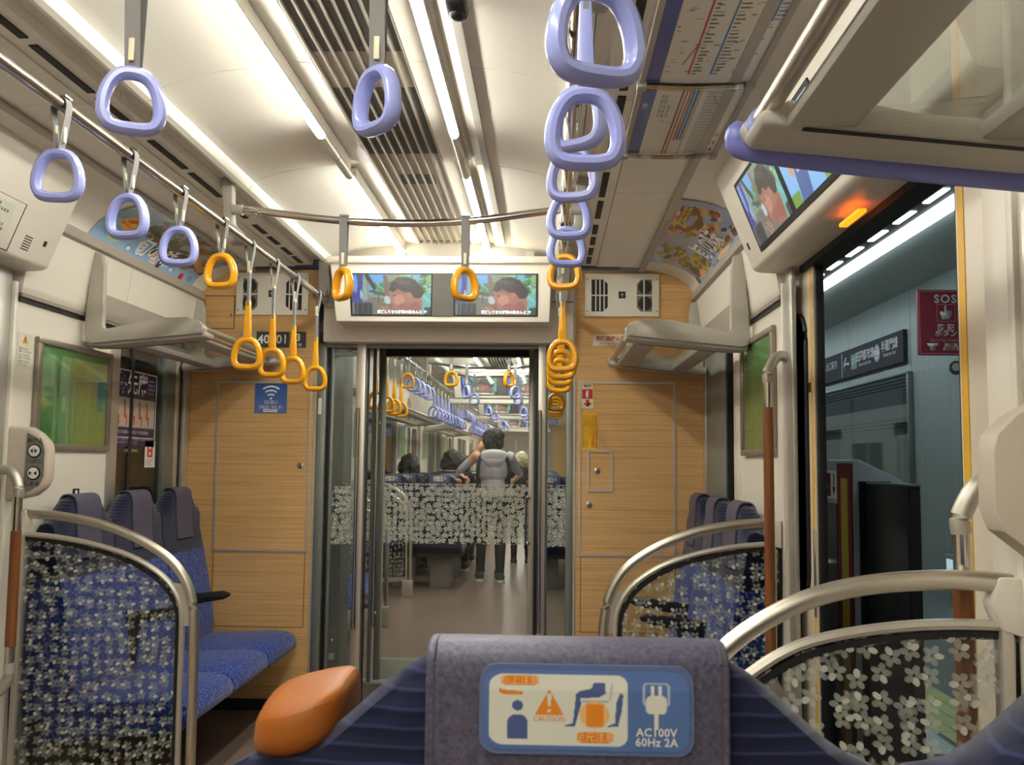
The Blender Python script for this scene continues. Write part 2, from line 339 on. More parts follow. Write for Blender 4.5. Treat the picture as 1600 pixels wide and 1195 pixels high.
def glass_mat(name, tint=(0.93, 0.95, 0.94), refl=0.5, flower=None):
    """clear pane; flower = dict(cell, layers, strength, bright, zlo, zhi, axes) adds a printed cherry-blossom pattern"""
    m = bpy.data.materials.new(name); m.use_nodes = True; nt = m.node_tree; nt.nodes.clear(); N = nt.nodes.new; L = nt.links.new
    out = N('ShaderNodeOutputMaterial'); tr = N('ShaderNodeBsdfTransparent'); tr.inputs[0].default_value = tint + (1,)
    gl = N('ShaderNodeBsdfGlossy'); gl.inputs['Roughness'].default_value = 0.03; gl.inputs[0].default_value = (0.9, 0.9, 0.9, 1)
    fr = N('ShaderNodeFresnel'); fr.inputs[0].default_value = 1.5; ml = N('ShaderNodeMath'); ml.operation = 'MULTIPLY'; ml.inputs[1].default_value = refl
    L(fr.outputs[0], ml.inputs[0]); mx = N('ShaderNodeMixShader'); L(ml.outputs[0], mx.inputs[0]); L(tr.outputs[0], mx.inputs[1]); L(gl.outputs[0], mx.inputs[2])
    if not flower: L(mx.outputs[0], out.inputs[0]); return m
    def M(op, a, b=None):
        n = N('ShaderNodeMath'); n.operation = op
        for i, q in enumerate((a, b)):
            if q is None: continue
            if isinstance(q, (int, float)): n.inputs[i].default_value = q
            else: L(q, n.inputs[i])
        return n.outputs[0]
    tc = N('ShaderNodeTexCoord'); sep = N('ShaderNodeSeparateXYZ'); L(tc.outputs['Object'], sep.inputs[0])
    mask = None; bright = None
    for li in range(flower['layers']):
        cell = flower['cell'] * (1, 0.93, 1.07, 0.97)[li]
        cb = N('ShaderNodeCombineXYZ'); L(M('ADD', M('DIVIDE', sep.outputs['X'], cell), 3.7 * li + 20), cb.inputs[0]); L(M('ADD', M('DIVIDE', sep.outputs['Z'], cell), 5.3 * li + 20), cb.inputs[1])
        vo = N('ShaderNodeTexVoronoi'); vo.voronoi_dimensions = '2D'; vo.inputs['Scale'].default_value = 1; vo.inputs['Randomness'].default_value = 0.5; L(cb.outputs[0], vo.inputs['Vector'])
        df = N('ShaderNodeVectorMath'); df.operation = 'SUBTRACT'; L(cb.outputs[0], df.inputs[0]); L(vo.outputs['Position'], df.inputs[1])
        s2 = N('ShaderNodeSeparateXYZ'); L(df.outputs[0], s2.inputs[0]); sc = N('ShaderNodeSeparateColor'); L(vo.outputs['Color'], sc.inputs[0])
        r = M('SQRT', M('ADD', M('MULTIPLY', s2.outputs[0], s2.outputs[0]), M('MULTIPLY', s2.outputs[1], s2.outputs[1])))
        th = M('ADD', M('ARCTAN2', s2.outputs[1], s2.outputs[0]), M('ADD', M('MULTIPLY', sc.outputs[0], 6.283), 12.566))
        q = M('DIVIDE', th, 2 * math.pi / 5); k = M('FLOOR', q); al = M('MULTIPLY', M('SUBTRACT', M('SUBTRACT', q, k), 0.5), 2 * math.pi / 5)
        px = M('MULTIPLY', r, M('COSINE', al)); py = M('MULTIPLY', r, M('SINE', al)); R = flower.get('R', 0.52)
        e1 = M('DIVIDE', M('SUBTRACT', px, 0.58 * R), 0.40 * R); e2 = M('DIVIDE', py, 0.275 * R)
        p = M('LESS_THAN', M('ADD', M('MULTIPLY', e1, e1), M('MULTIPLY', e2, e2)), 1.0)
        kb = M('COMPARE', M('MODULO', k, 5.0), M('FLOOR', M('MULTIPLY', sc.outputs[1], 4.999))); kb.node.inputs[2].default_value = 0.1
        if li == 1: p = M('MULTIPLY', p, M('MULTIPLY', M('GREATER_THAN', sc.outputs[2], flower.get('thin', 0.72)), 0.8))
        bt = M('MULTIPLY', p, kb)
        mask = p if mask is None else M('MAXIMUM', mask, p); bright = bt if bright is None else M('MAXIMUM', bright, bt)
    fac = M('MAXIMUM', M('MULTIPLY', mask, flower['strength']), M('MULTIPLY', bright, flower['bright']))
    if 'zlo' in flower: fac = M('MULTIPLY', fac, M('MULTIPLY', M('GREATER_THAN', sep.outputs['Z'], flower['zlo']), M('LESS_THAN', sep.outputs['Z'], flower['zhi'])))
    di = N('ShaderNodeBsdfDiffuse'); di.inputs[0].default_value = lin(flower.get('col', (226, 226, 214))) + (1,)
    tl = N('ShaderNodeBsdfTranslucent'); tl.inputs[0].default_value = di.inputs[0].default_value; dm = N('ShaderNodeMixShader'); dm.inputs[0].default_value = 0.35; L(di.outputs[0], dm.inputs[1]); L(tl.outputs[0], dm.inputs[2])
    m2 = N('ShaderNodeMixShader'); L(fac, m2.inputs[0]); L(mx.outputs[0], m2.inputs[1]); L(dm.outputs[0], m2.inputs[2]); L(m2.outputs[0], out.inputs[0])
    return m
GLASS = glass_mat('clear_glass'); GLASSW = glass_mat('window_glass', (0.80, 0.84, 0.84), 0.9)
BLOSSOM = glass_mat('blossom_glass', (0.84, 0.86, 0.86), 0.5, dict(cell=0.038, layers=2, strength=0.24, bright=0.75, R=0.455, thin=0.8))
BLOSSOMN = glass_mat('blossom_glass_near', (0.88, 0.9, 0.9), 0.5, dict(cell=0.0375, layers=2, strength=0.29, bright=0.74, R=0.455, thin=0.8))
BANDG = glass_mat('blossom_band_glass', (0.90, 0.93, 0.92), 0.6, dict(cell=0.031, layers=2, strength=0.66, bright=0.9, R=0.50, thin=0.25, zlo=0.76, zhi=1.09))
BANDS = glass_mat('blossom_band_glass_side', (0.86, 0.89, 0.88), 0.7, dict(cell=0.030, layers=2, strength=0.58, bright=0.85, R=0.50, thin=0.3, zlo=0.80, zhi=1.085))
# ================================================================== SETTING
D = 4.73            # face of the end wall; the glass portal stands in it
Y0 = -2.6           # rear end of what is built of this car
SEGS = [(Y0, -0.1), (-0.1, 1.15), (1.15, 2.5), (2.5, 3.36), (3.36, 4.66)]
fl = struct('floor'); build('floor_sheet', MB().box(-1.34, 1.34, Y0, D + 0.03, -0.06, 0), FLOORM, fl)

# ceiling: per segment a vault half each side, a slot strip and a side panel; the ventilation grille along the middle
VAULT = [(0.13, 2.285), (0.165, 2.287), (0.19, 2.292), (0.235, 2.292), (0.25, 2.275), (0.30, 2.271), (0.38, 2.262), (0.46, 2.246), (0.53, 2.224), (0.555, 2.212),
         (0.560, 2.196), (0.570, 2.184), (0.585, 2.178), (0.600, 2.182), (0.612, 2.192), (0.614, 2.206)]
SLOTP = [(0.616, 2.206), (0.655, 2.206), (0.660, 2.180), (0.745, 2.176)]
SIDEP = [(0.747, 2.172), (0.97, 2.168)]
def cove(n=9):
    return [(0.97 + 0.262 * math.sin(t), 2.025 + 0.143 * math.cos(t)) for t in [math.pi / 2 * i / n for i in range(n + 1)]]
def ceiling_segment(par, y0, y1, tagname='ceiling_panel'):
    for sx in (-1, 1):
        for pr in (VAULT, SLOTP, SIDEP):
            pts = [(sx * x, z) for x, z in pr] + [(sx * pr[-1][0], 2.36), (sx * pr[0][0], 2.36)]
            build(tagname, MB().xz(pts, y0 + 0.0015, y1 - 0.0015), CEIL, par, angle=28)
cl = struct('ceiling')
for a, b in SEGS: ceiling_segment(cl, a, b)
build('grille_backing', MB().box(-0.13, 0.13, Y0, 4.66, 2.300, 2.36), GREYC, cl)
for y0, y1 in ((-2.2, -0.6), (0.3, 1.2), (1.3, 2.46), (2.71, 3.31)):
    build('air_outlet', MB().box(-0.125, 0.122, y0, y1, 2.2985, 2.3005), OUTLET, cl)
build('air_outlet', MB().box(-0.06, 0.07, 3.56, 3.68, 2.2985, 2.3005), OUTLET, cl)
for i in range(9):
    x = -0.126 + i * 0.0315
    build('grille_slat', MB().box(x - 0.0022, x + 0.0022, Y0, 4.66, 2.284, 2.300), ALUW, cl)
SLOTS = [(1.46, 1.76), (1.8, 2.1), (2.14, 2.43), (2.47, 2.76), (2.81, 3.09), (3.14, 3.43), (3.49, 3.74), (3.85, 4.0), (4.06, 4.2), (4.27, 4.41), (4.46, 4.6)]
for a, b in SLOTS:
    for sx in (-1, 1): build('vent_slot', MB().box(sx * 0.692, sx * 0.714, a, b, 2.1745, 2.1785), BLACK, cl)
build('wire_trunk', MB().box(0.278, 0.30, Y0, 4.6, 2.256, 2.275), GREYP, cl)
for sx in (-1, 1):       # cove with the poster rails, over the benches and over the doors
    cv_ = [(sx * x, z) for x, z in cove()]
    build('cove_panel', MB().xz(cv_ + [(sx * 1.34, 2.025), (sx * 1.34, 2.36), (sx * 0.97, 2.36)], Y0, D), CEIL, cl, angle=28)
    build('poster_rail', MB().box(sx * 0.955, sx * 0.985, Y0, D - 0.01, 2.156, 2.1675), GREYC, cl, bevel=0.003)
    build('poster_rail', MB().xz([(sx * 1.218, 2.052), (sx * 1.24, 2.052), (sx * 1.245, 2.008), (sx * 1.212, 2.012)], 3.15, D - 0.012), GREYC, cl)

# upper and lower side walls
def wall_run(par, sx, y0, y1, z0=0.0, z1=1.72, seams=()):
    build('wall_panel', MB().box(sx * 1.28, sx * 1.36, y0, y1, z0, z1), CREAM, par)
wl, wr = struct('wall_left'), struct('wall_right')
for sx, w in ((-1, wl), (1, wr)):
    ye = 3.15
    edges = [ye, 3.70, 3.92, D]
    for a, b in zip(edges, edges[1:]):
        build('upper_panel', MB().xz([(sx * 1.232, 2.026), (sx * 1.272, 1.765), (sx * 1.36, 1.765), (sx * 1.36, 2.026)], a + 0.001, b - 0.001), CREAM, w)
    build('shelf_back_strip', MB().xz([(sx * 1.247, 1.86), (sx * 1.262, 1.765), (sx * 1.28, 1.765), (sx * 1.27, 1.86)], 3.60, D - 0.02), GREYC, w)
    build('groove_strip', MB().box(sx * 1.276, sx * 1.36, ye, D, 1.738, 1.765), DARK, w)
    build('groove_strip', MB().box(sx * 1.268, sx * 1.30, ye, D, 1.755, 1.768), GREYC, w)
    build('wall_panel', MB().box(sx * 1.28, sx * 1.306, 3.145, 3.925, 0, 1.738), CREAM, w)
    build('wall_panel', MB().box(sx * 1.28, sx * 1.36, 3.925, D, 0, 1.00), CREAM, w)
    build('wall_panel', MB().box(sx * 1.30, sx * 1.36, 3.925, D, 1.690, 1.738), GREYC, w)
    # walls beside and behind the camera
    build('wall_panel', MB().box(sx * 1.28, sx * 1.306, 0.9, 1.60, 0, 1.80), CREAM, w)
    build('wall_panel', MB().box(sx * 1.28, sx * 1.36, Y0, 0.9, 0, 0.95), CREAM, w)
    build('wall_panel', MB().box(sx * 1.28, sx * 1.36, Y0, 0.9, 1.69, 1.80), CREAM, w)
    build('wall_panel', MB().box(sx * 1.28, sx * 1.36, Y0, -0.95, 0.95, 1.69), CREAM, w)
    build('upper_panel', MB().xz([(sx * 1.232, 2.026), (sx * 1.28, 1.80), (sx * 1.36, 1.80), (sx * 1.36, 2.026)], Y0, 1.50), CREAM, w)
build('wall_panel', MB().box(-1.36, 1.36, Y0 - 0.05, Y0, 0, 2.36), CREAM, struct('wall_back'))

# windows (dark tunnel on the left, platform on the right)
wn = struct('window_1')
build('window_pillar', MB().box(-1.275, -1.30, 3.845, 3.935, 1.0, 1.735), ALUW, wn, bevel=0.004)
build('window_pane', MB().box(-1.305, -1.31, 3.93, 4.45, 1.0, 1.69), GLASSW, wn)
build('window_pillar', MB().box(-1.285, -1.32, 4.44, 4.56, 1.0, 1.69), FRAMEG, wn, bevel=0.004)
build('window_frame', MB().box(-1.28, -1.32, 4.565, 4.60, 1.0, 1.69), ALUW, wn, bevel=0.003)
build('window_frame', MB().box(-1.29, -1.32, 4.605, 4.655, 1.0, 1.69), DARK, wn)
build('window_frame', MB().box(-1.275, -1.32, 4.66, 4.725, 1.0, 1.69), ALUW, wn, bevel=0.003)
build('blind_rail', MB().box(-1.301, -1.306, 4.10, 4.13, 1.0, 1.69), DARK, wn)
wn2 = struct('window_2')
build('window_pillar', MB().box(1.277, 1.32, 4.19, 4.66, 1.0, 1.73), mat('blue_grey_pillar', (140, 146, 142), 0.4, 0.3), wn2, bevel=0.004)
build('window_frame', MB().box(1.272, 1.32, 4.675, 4.725, 1.0, 1.73), ALUW, wn2, bevel=0.003)
build('window_frame', MB().box(1.285, 1.32, 4.15, 4.185, 1.0, 1.73), BLACK, wn2)
build('window_pane', MB().box(1.305, 1.31, 3.95, 4.15, 1.0, 1.69), GLASSW, wn2)
build('window_pillar', MB().box(1.272, 1.31, 3.845, 3.96, 1.0, 1.735), CREAM, wn2, bevel=0.004)
for n, sx in (('window_3', -1), ('window_4', 1)):
    w = struct(n); build('window_pane', MB().box(sx * 1.305, sx * 1.31, -0.95, 0.9, 0.95, 1.69), GLASSW, w)
    build('window_frame', MB().box(sx * 1.28, sx * 1.32, -0.97, -0.92, 0.95, 1.69), ALUW, w, bevel=0.004); build('window_frame', MB().box(sx * 1.28, sx * 1.32, 0.86, 0.9, 0.95, 1.69), ALUW, w, bevel=0.004)
build('tunnel_face', MB().box(-2.2, -2.3, -3, 8, -0.5, 3.5), mat('tunnel_concrete', (26, 26, 24), 0.9, var=0.3), struct('wall_tunnel'))

# door surrounds: housing over the doors, jambs, leaves
SLX = lambda z: 1.185 - (z - 1.845) * 0.392
def door_housing(w, sx):
    prof = [(SLX(2.166), 2.166), (SLX(1.87), 1.87), (SLX(1.85), 1.85), (1.20, 1.842), (1.22, 1.840), (1.28, 1.838), (1.36, 1.838), (1.36, 2.166)]
    return build('door_housing', MB().xz([(sx * x, z) for x, z in prof], 1.50, 3.15), CREAM, w, bevel=0.006, angle=25)
door_housing(wl, -1); door_housing(wr, 1)
def jamb(w, sx, y0, y1):
    build('jamb_panel', MB().box(sx * 1.278, sx * 1.294, y0, y1, 0, 1.838), JAMBM, w, bevel=0.004)
for sx, w in ((-1, wl), (1, wr)):
    jamb(w, sx, 3.03, 3.105); build('jamb_bead', MB().box(sx * 1.268, sx * 1.30, 3.108, 3.128, 0, 1.80), CREAM, w, bevel=0.003); build('jamb_groove', MB().box(sx * 1.282, sx * 1.30, 3.128, 3.146, 0, 1.80), DARK, w)
    build('jamb_panel', MB().box(sx * 1.278, sx * 1.294, 1.60, 1.70, 0, 1.838), CREAM, w, bevel=0.004); build('jamb_bead', MB().box(sx * 1.27, sx * 1.30, 1.575, 1.598, 0, 1.80), CREAM, w, bevel=0.003)
build('door_track', MB().box(1.305, 1.37, 1.70, 3.03, 1.818, 1.848), BLACK, wr)
build('door_track', MB().box(-1.305, -1.37, 1.70, 3.03, 1.818, 1.848), BLACK, wl)
build('door_sill', MB().box(1.28, 1.42, 1.70, 3.03, -0.03, 0.004), STEEL, wr)
def rounded(y0, y1, z0, z1, r, n=5):
    c = [(y1 - r, z1 - r, 0), (y0 + r, z1 - r, 1), (y0 + r, z0 + r, 2), (y1 - r, z0 + r, 3)]; out = []
    for cy, cz, k in c:
        for i in range(n + 1):
            t = math.pi / 2 * (k + i / n); out.append((cy + r * math.cos(t), cz + r * math.sin(t)))
    return out
LEAFW = mat('door_leaf_white', (216, 205, 188), 0.35); YEDGE = mat('yellow_edge_strip', (226, 176, 56), 0.45)
def leaf(par, x, y0, y1, edge, wy0, wy1):
    """a sliding door leaf: body with a window hole, pane, gasket, coloured edge strip and rubber nose"""
    o = struct(par[1]) if isinstance(par, tuple) else par
    s = 1 if x > 0 else -1
    fr = rounded(wy0, wy1, 0.80, 1.69, 0.09)
    outer = [(y0, 0.02), (y1, 0.02), (y1, 1.822), (y0, 1.822)]
    bm = bmesh.new()
    def ringv(pts, xx): return [bm.verts.new((xx, p[0], p[1])) for p in pts]
    me = bpy.data.meshes.new('door_leaf')
    for xx in (x, x + s * 0.034):
        a = ringv(outer, xx); b = ringv(fr, xx)
        es = [bm.edges.new((a[i], a[(i + 1) % 4])) for i in range(4)] + [bm.edges.new((b[i], b[(i + 1) % len(b)])) for i in range(len(b))]
        bmesh.ops.triangle_fill(bm, edges=es, use_beauty=True)
    bm.verts.ensure_lookup_table(); n = 4 + len(fr); V = list(bm.verts)
    for i in range(4): bm.faces.new((V[i], V[(i + 1) % 4], V[n + (i + 1) % 4], V[n + i]))
    for i in range(len(fr)): j = (i + 1) % len(fr); bm.faces.new((V[4 + j], V[4 + i], V[n + 4 + i], V[n + 4 + j]))
    bmesh.ops.recalc_face_normals(bm, faces=bm.faces); bm.to_mesh(me); bm.free()
    link('door_leaf', me, LEAFW, o)
    build('window_gasket', MB().tube([(x - s * 0.002, p[0], p[1]) for p in fr], 0.009, 6, True), BLACK, o)
    build('window_pane', MB().yz(fr, x + s * 0.012, x + s * 0.018), (bpy.data.materials.get('tinted_leaf_pane') or glass_mat('tinted_leaf_pane', (0.16, 0.17, 0.17), 0.8)), o)
    ye = y0 if edge < 0 else y1
    build('edge_strip', MB().box(x - s * 0.002, x + s * 0.004, ye + (0.010 if edge < 0 else -0.038), ye + (0.030 if edge < 0 else -0.010), 0.02, 1.822), YEDGE, o)
    build('rubber_nose', MB().box(x + s * 0.004, x + s * 0.030, ye, ye + edge * 0.018, 0.02, 1.822), BLACK, o, bevel=0.004)
    return o
for sx, w in ((-1, wl), (1, wr)):
    for a, b in ((3.105, 3.66), (1.17, 1.60)): build('pocket_skin', MB().box(sx * 1.362, sx * 1.375, a, b, 0, 1.838), DARK, w)
d1 = struct('door_1')
leaf(d1, 1.318, 2.93, 3.62, -1, 3.00, 3.55); leaf(d1, 1.318, 1.21, 1.90, 1, 1.27, 1.64)
build('pull_recess', MB().box(1.312, 1.320, 2.934, 2.947, 0.76, 1.02), STEEL, d1, bevel=0.003)
build('door_mark', MB().box(1.316, 1.319, 2.955, 2.985, 1.435, 1.465), DARK, d1)
d2 = struct('door_2'); leaf(d2, -1.318, 1.70, 2.36, 1, 1.78, 2.28); leaf(d2, -1.318, 2.37, 3.03, -1, 2.45, 2.96)

# ------------------------------------------------------------------ end wall: oak cabinets either side of the glass portal
wf = struct('wall_front')
def oak_half(sx):
    prof = [(sx * 0.645, 0.05), (sx * 1.28, 0.05), (sx * 1.28, 1.76), (sx * 1.232, 2.026)] + [(sx * x, z) for x, z in reversed(cove()[1:-1])] + [(sx * 0.97, 2.168), (sx * 0.645, 2.168)]
    build('oak_panel', MB().xz(prof, D, D + 0.03), WOOD, wf)
    build('kick_plate', MB().box(sx * 0.64, sx * 1.28, D - 0.004, D + 0.02, 0, 0.055), DARK, wf)
    build('edge_trim', MB().box(sx * 0.637, sx * 0.647, D - 0.006, D + 0.02, 0.03, 2.165), ALUW, wf)
for sx in (-1, 1): oak_half(sx)
def frame_trim(x0, x1, z0, z1, w=0.011, d=0.005, name='panel_trim'):
    for b in ((x0, x1, z1 - w, z1), (x0, x1, z0, z0 + w), (x0, x0 + w, z0 + w, z1 - w), (x1 - w, x1, z0 + w, z1 - w)):
        build(name, MB().box(b[0], b[1], D - d, D + 0.002, b[2], b[3]), ALUW, wf)
def joint(x0, x1, z0, z1): build('panel_joint', MB().box(x0, x1, D - 0.0008, D + 0.002, z0, z1), mat('joint_dark', (92, 62, 34), 0.7) if 'joint_dark' not in bpy.data.materials else bpy.data.materials['joint_dark'], wf)  # thin dark brown strips drawn along the panel joints
frame_trim(-1.137, -0.664, 0.762, 1.603); frame_trim(0.664, 1.137, 0.762, 1.613); frame_trim(0.706, 0.832, 1.074, 1.278)
for sx in (-1, 1):
    joint(sx * 1.1335, sx * 1.1305, 0.40, 0.76); joint(sx * 0.6745, sx * 0.6775, 0.40, 0.76); joint(sx * 0.6745, sx * 1.1335, 0.397, 0.40)
for b in ((-1.222, -1.066, 2.032, 2.036), (-1.222, -1.066, 1.866, 1.870), (-1.222, -1.218, 1.870, 2.032), (-1.070, -1.066, 1.870, 2.032)): joint(*b)
def lock(x, z, r=0.0155):
    build('lock_rosette', MB().disc((x, D + 0.001, z), r, (0, -1, 0), 0.006), STEEL, wf, bevel=0.0015)
    build('keyhole', MB().box(x - 0.002, x + 0.002, D - 0.0058, D - 0.005, z - 0.006, z + 0.005), BLACK, wf)
lock(-0.709, 1.186); lock(0.755, 1.176); lock(0.715, 1.011); lock(-1.083, 1.935, 0.007)
build('header_box', MB().box(-0.60, 0.637, 4.66, D + 0.1, 1.793, 2.24), HEADG, wf, bevel=0.012)
build('header_cap', MB().xz([(-0.63, 2.165), (0.63, 2.165), (0.60, 2.30), (-0.60, 2.30)], 4.665, D + 0.12), CEIL, wf)
build('header_seam', MB().box(0.53, 0.634, 4.658, 4.663, 1.995, 1.999), DARK, wf)
# ceiling end piece where the vault stops
build('vault_end', MB().box(-0.62, 0.62, 4.655, 4.665, 2.10, 2.36), mat('vault_end_board', (150, 145, 136), 0.5), cl)

# glass portal in the plane of the end wall
pt = struct('door_3')
def post(x0, x1, m=ALUW, y0=D - 0.005, y1=D + 0.045, z1=1.795, name='portal_post'): return build(name, MB().box(x0, x1, y0, y1, 0.0, z1), m, pt, bevel=0.004)
post(-0.637, -0.592, FRAMEG); post(-0.590, -0.572, BLACK, D + 0.02, D + 0.05); post(-0.572, -0.555, FRAMEG, D + 0.01, D + 0.05)
post(-0.441, -0.395, ALUW); post(-0.392, -0.383, DARK, D + 0.02)
build('side_pane', MB().box(-0.556, -0.441, D + 0.022, D + 0.030, 0.12, 1.79), BANDS, pt)
build('side_rail', MB().box(-0.56, -0.44, D + 0.01, D + 0.04, 0.03, 0.20), FRAMEG, pt, bevel=0.004)
build('side_rail', MB().box(-0.556, -0.441, D + 0.015, D + 0.035, 1.735, 1.755), FRAMEG, pt)
build('latch_knob', MB().ball((-0.535, D + 0.012, 0.335), 0.010), STEEL, pt); build('latch_plate', MB().box(-0.548, -0.520, D + 0.008, D + 0.022, 0.245, 0.275), FRAMEG, pt)
post(0.464, 0.503, ALUW); post(0.446, 0.463, BLACK, D + 0.02, D + 0.05); post(0.602, 0.637, FRAMEG); post(0.503, 0.512, FRAMEG, D + 0.01)
build('side_pane', MB().box(0.512, 0.602, D + 0.022, D + 0.030, 0.05, 1.79), BANDS, pt)
build('portal_lintel', MB().box(-0.60, 0.637, D - 0.002, D + 0.05, 1.775, 1.80), GREYD, pt)
build('portal_threshold', MB().box(-0.637, 0.637, D + 0.0, D + 0.05, -0.01, 0.012), STEEL, pt)
def pull_bar(x, z0, z1, y, r=0.009):
    p = [(x, y + 0.045, z1), (x, y + 0.012, z1), (x, y, z1 - 0.012), (x, y, z0 + 0.012), (x, y + 0.012, z0), (x, y + 0.045, z0)]
    build('pull_bar', MB().tube(smooth(p, 4), r, 10), STEEL, pt)
pull_bar(-0.421, 0.46, 1.415, D - 0.045); pull_bar(-0.338, 0.46, 1.40, D + 0.03); pull_bar(0.474, 0.455, 1.41, D - 0.045)
# short passage between the cars and the second glazed door
YD = 5.33
for sx in (-1, 1): build('passage_side', MB().box(sx * 0.640, sx * 0.70, D + 0.03, 5.62, 0, 2.1), GREYD, wf)
build('passage_top', MB().box(-0.7, 0.7, D + 0.05, 5.62, 1.86, 1.92), GREYD, wf)
build('passage_floor', MB().box(-0.7, 0.7, D + 0.03, 5.30, -0.06, 0.0), mat('passage_plate', (112, 100, 90), 0.45, 0.2), fl)
build('passage_floor', MB().box(-0.7, 0.7, 5.30, 5.62, -0.06, 0.002), FRAMEG, fl)
p2_ = struct('door_4')
build('door_stile', MB().box(-0.435, -0.398, YD, YD + 0.035, 0.02, 1.86), FRAMEG, p2_, bevel=0.004)
build('door_stile', MB().box(-0.475, -0.455, YD + 0.03, YD + 0.06, 0.0, 1.86), FRAMEG, p2_); build('door_pane', MB().box(-0.64, -0.475, YD + 0.05, YD + 0.058, 0.02, 1.86), BANDG, p2_)
build('door_stile', MB().box(0.406, 0.440, YD - 0.01, YD + 0.03, 0.02, 1.86), ALUW, p2_, bevel=0.004)
build('door_rail', MB().box(-0.398, 0.406, YD + 0.003, YD + 0.03, 0.025, 0.135), mat('green_grey_rail', (172, 178, 164), 0.4), p2_, bevel=0.003)
build('door_rail', MB().box(-0.398, 0.406, YD + 0.003, YD + 0.03, 1.80, 1.86), DARK, p2_)
build('door_bead', MB().box(-0.400, -0.392, YD - 0.004, YD + 0.004, 0.13, 1.80), ALUW, p2_); build('door_bead', MB().box(-0.40, 0.406, YD - 0.004, YD + 0.004, 1.793, 1.80), ALUW, p2_)
build('door_pane', MB().box(-0.395, 0.406, YD + 0.012, YD + 0.020, 0.13, 1.80), BANDG, p2_)
build('door_pane', MB().box(0.45, 0.64, YD + 0.05, YD + 0.058, 0.02, 1.86), BANDG, p2_)
hp = [(0.408, YD - 0.012, 1.022), (0.398, YD - 0.03, 1.022), (0.396, YD - 0.034, 1.01), (0.396, YD - 0.034, 0.785), (0.398, YD - 0.03, 0.772), (0.408, YD - 0.012, 0.772)]
build('door_handle', MB().tube(smooth(hp, 3), 0.007, 8), STEEL, p2_)
for z in (1.022, 0.772): build('handle_foot', MB().box(0.392, 0.418, YD - 0.038, YD - 0.008, z - 0.009, z + 0.009), STEEL, p2_, bevel=0.003)
# ================================================================== FITTINGS OF THIS CAR
# ---- ceiling lamps: glass tube, end caps and the grey spacer pipe that carries on to the next tube
def make_lamp(length=1.23):
    t = thing('ceiling_lamp', (0, 0, 0), 'x', 'lamp')
    def shell(a0, a1, r):
        A = [a0 + (a1 - a0) * k / 12 for k in range(13)]
        rings = [[(r * math.cos(q), y, r * math.sin(q)) for q in A] for y in (0.0, length / 2, length)]
        return MB().loft(rings, False, False)
    build('lamp_tube', MB().xz([(0.0145 * math.cos(q), 0.0145 * math.sin(q)) for q in [math.radians(-172 + 164 * k / 14) for k in range(15)]], 0.010, length - 0.010), LAMP, t)
    build('lamp_back', MB().xz([(0.0150 * math.cos(q), 0.0150 * math.sin(q)) for q in [math.radians(-6 + 192 * k / 12) for k in range(13)]], 0.0, length), ALUW, t)
    for y in (0.010, length - 0.010): build('tube_end', MB().ball((0, y, -0.001), (0.0142, 0.0142, 0.0138), 12, 6), LAMP, t)
    build('spacer_pipe', MB().tube([(0, length + 0.004, 0), (0, length + 0.215, 0)], 0.0145, 14), ALUW, t)
    build('spacer_pipe', MB().tube([(0, length + 0.222, 0), (0, length + 0.444, 0)], 0.0145, 14), ALUW, t)
    build('lamp_holder', MB().box(-0.012, 0.012, 0.05, length + 0.40, 0.010, 0.048), ALUW, t)
    return t
lamp0 = make_lamp()
SIDE = {-1: 'left', 1: 'right'}
lampno = 0
for i, y in enumerate((1.71, 3.39, 0.03, -1.65)):
    for sx in (-1, 1):
        where = {1.71: 'over the doors', 3.39: 'next to the gangway display', 0.03: 'above the camera', -1.65: 'behind the camera'}[y]
        lb = f'long white glowing ceiling tube on the {SIDE[sx]} {where}'
        if lampno == 0: o = lamp0; o.location = (sx * 0.212, y, 2.24); o['label'] = lb; o['group'] = 'ceiling tubes of this car'
        else: o = copy_tree(lamp0, (sx * 0.212, y, 2.24), None, lb, 'ceiling tubes of this car')
        lampno += 1
        if y == 3.39:
            for ch in list(o.children):
                if ch.name.startswith('spacer_pipe'): bpy.data.objects.remove(ch)
# ---- grab rails
RZ, RXL, RXR = 1.985, -0.563, 0.563
def rail(x, lab):
    t = thing('handrail', (x, 2.0, RZ), lab, 'rail')
    end = [(x, -1.6, RZ), (x, 1.0, RZ), (x, 3.0, RZ), (x, 4.50, RZ), (x, 4.56, RZ + 0.004), (x, 4.60, RZ + 0.03), (x, 4.615, RZ + 0.06)]
    build('rail_tube', MB().tube(end, 0.0145, 14), STEEL, t)
    s = -1 if x < 0 else 1; X = abs(x)
    build('end_bracket', MB().xz([(s * (X + 0.012), 2.19), (s * (X + 0.055), 2.19), (s * (X + 0.045), 2.0), (s * (X + 0.012), 1.955), (s * (X - 0.018), 1.955), (s * (X - 0.020), 2.0)], 4.600, 4.63), GREYP, t, bevel=0.006)
    for y in (3.30, 1.55, -0.2):
        build('ceiling_post', MB().xz([(s * (X + 0.085), 2.21), (s * (X + 0.045), 2.21), (s * (X + 0.036), 2.04), (s * (X + 0.004), 2.008), (s * (X - 0.004), 1.968), (s * (X + 0.045), 1.966), (s * (X + 0.066), 2.0)], y - 0.022, y + 0.022), GREYP, t, bevel=0.007)
    return t
rail(RXL, 'polished steel handrail along the left side of the aisle'); rail(RXR, 'polished steel handrail along the right side of the aisle')
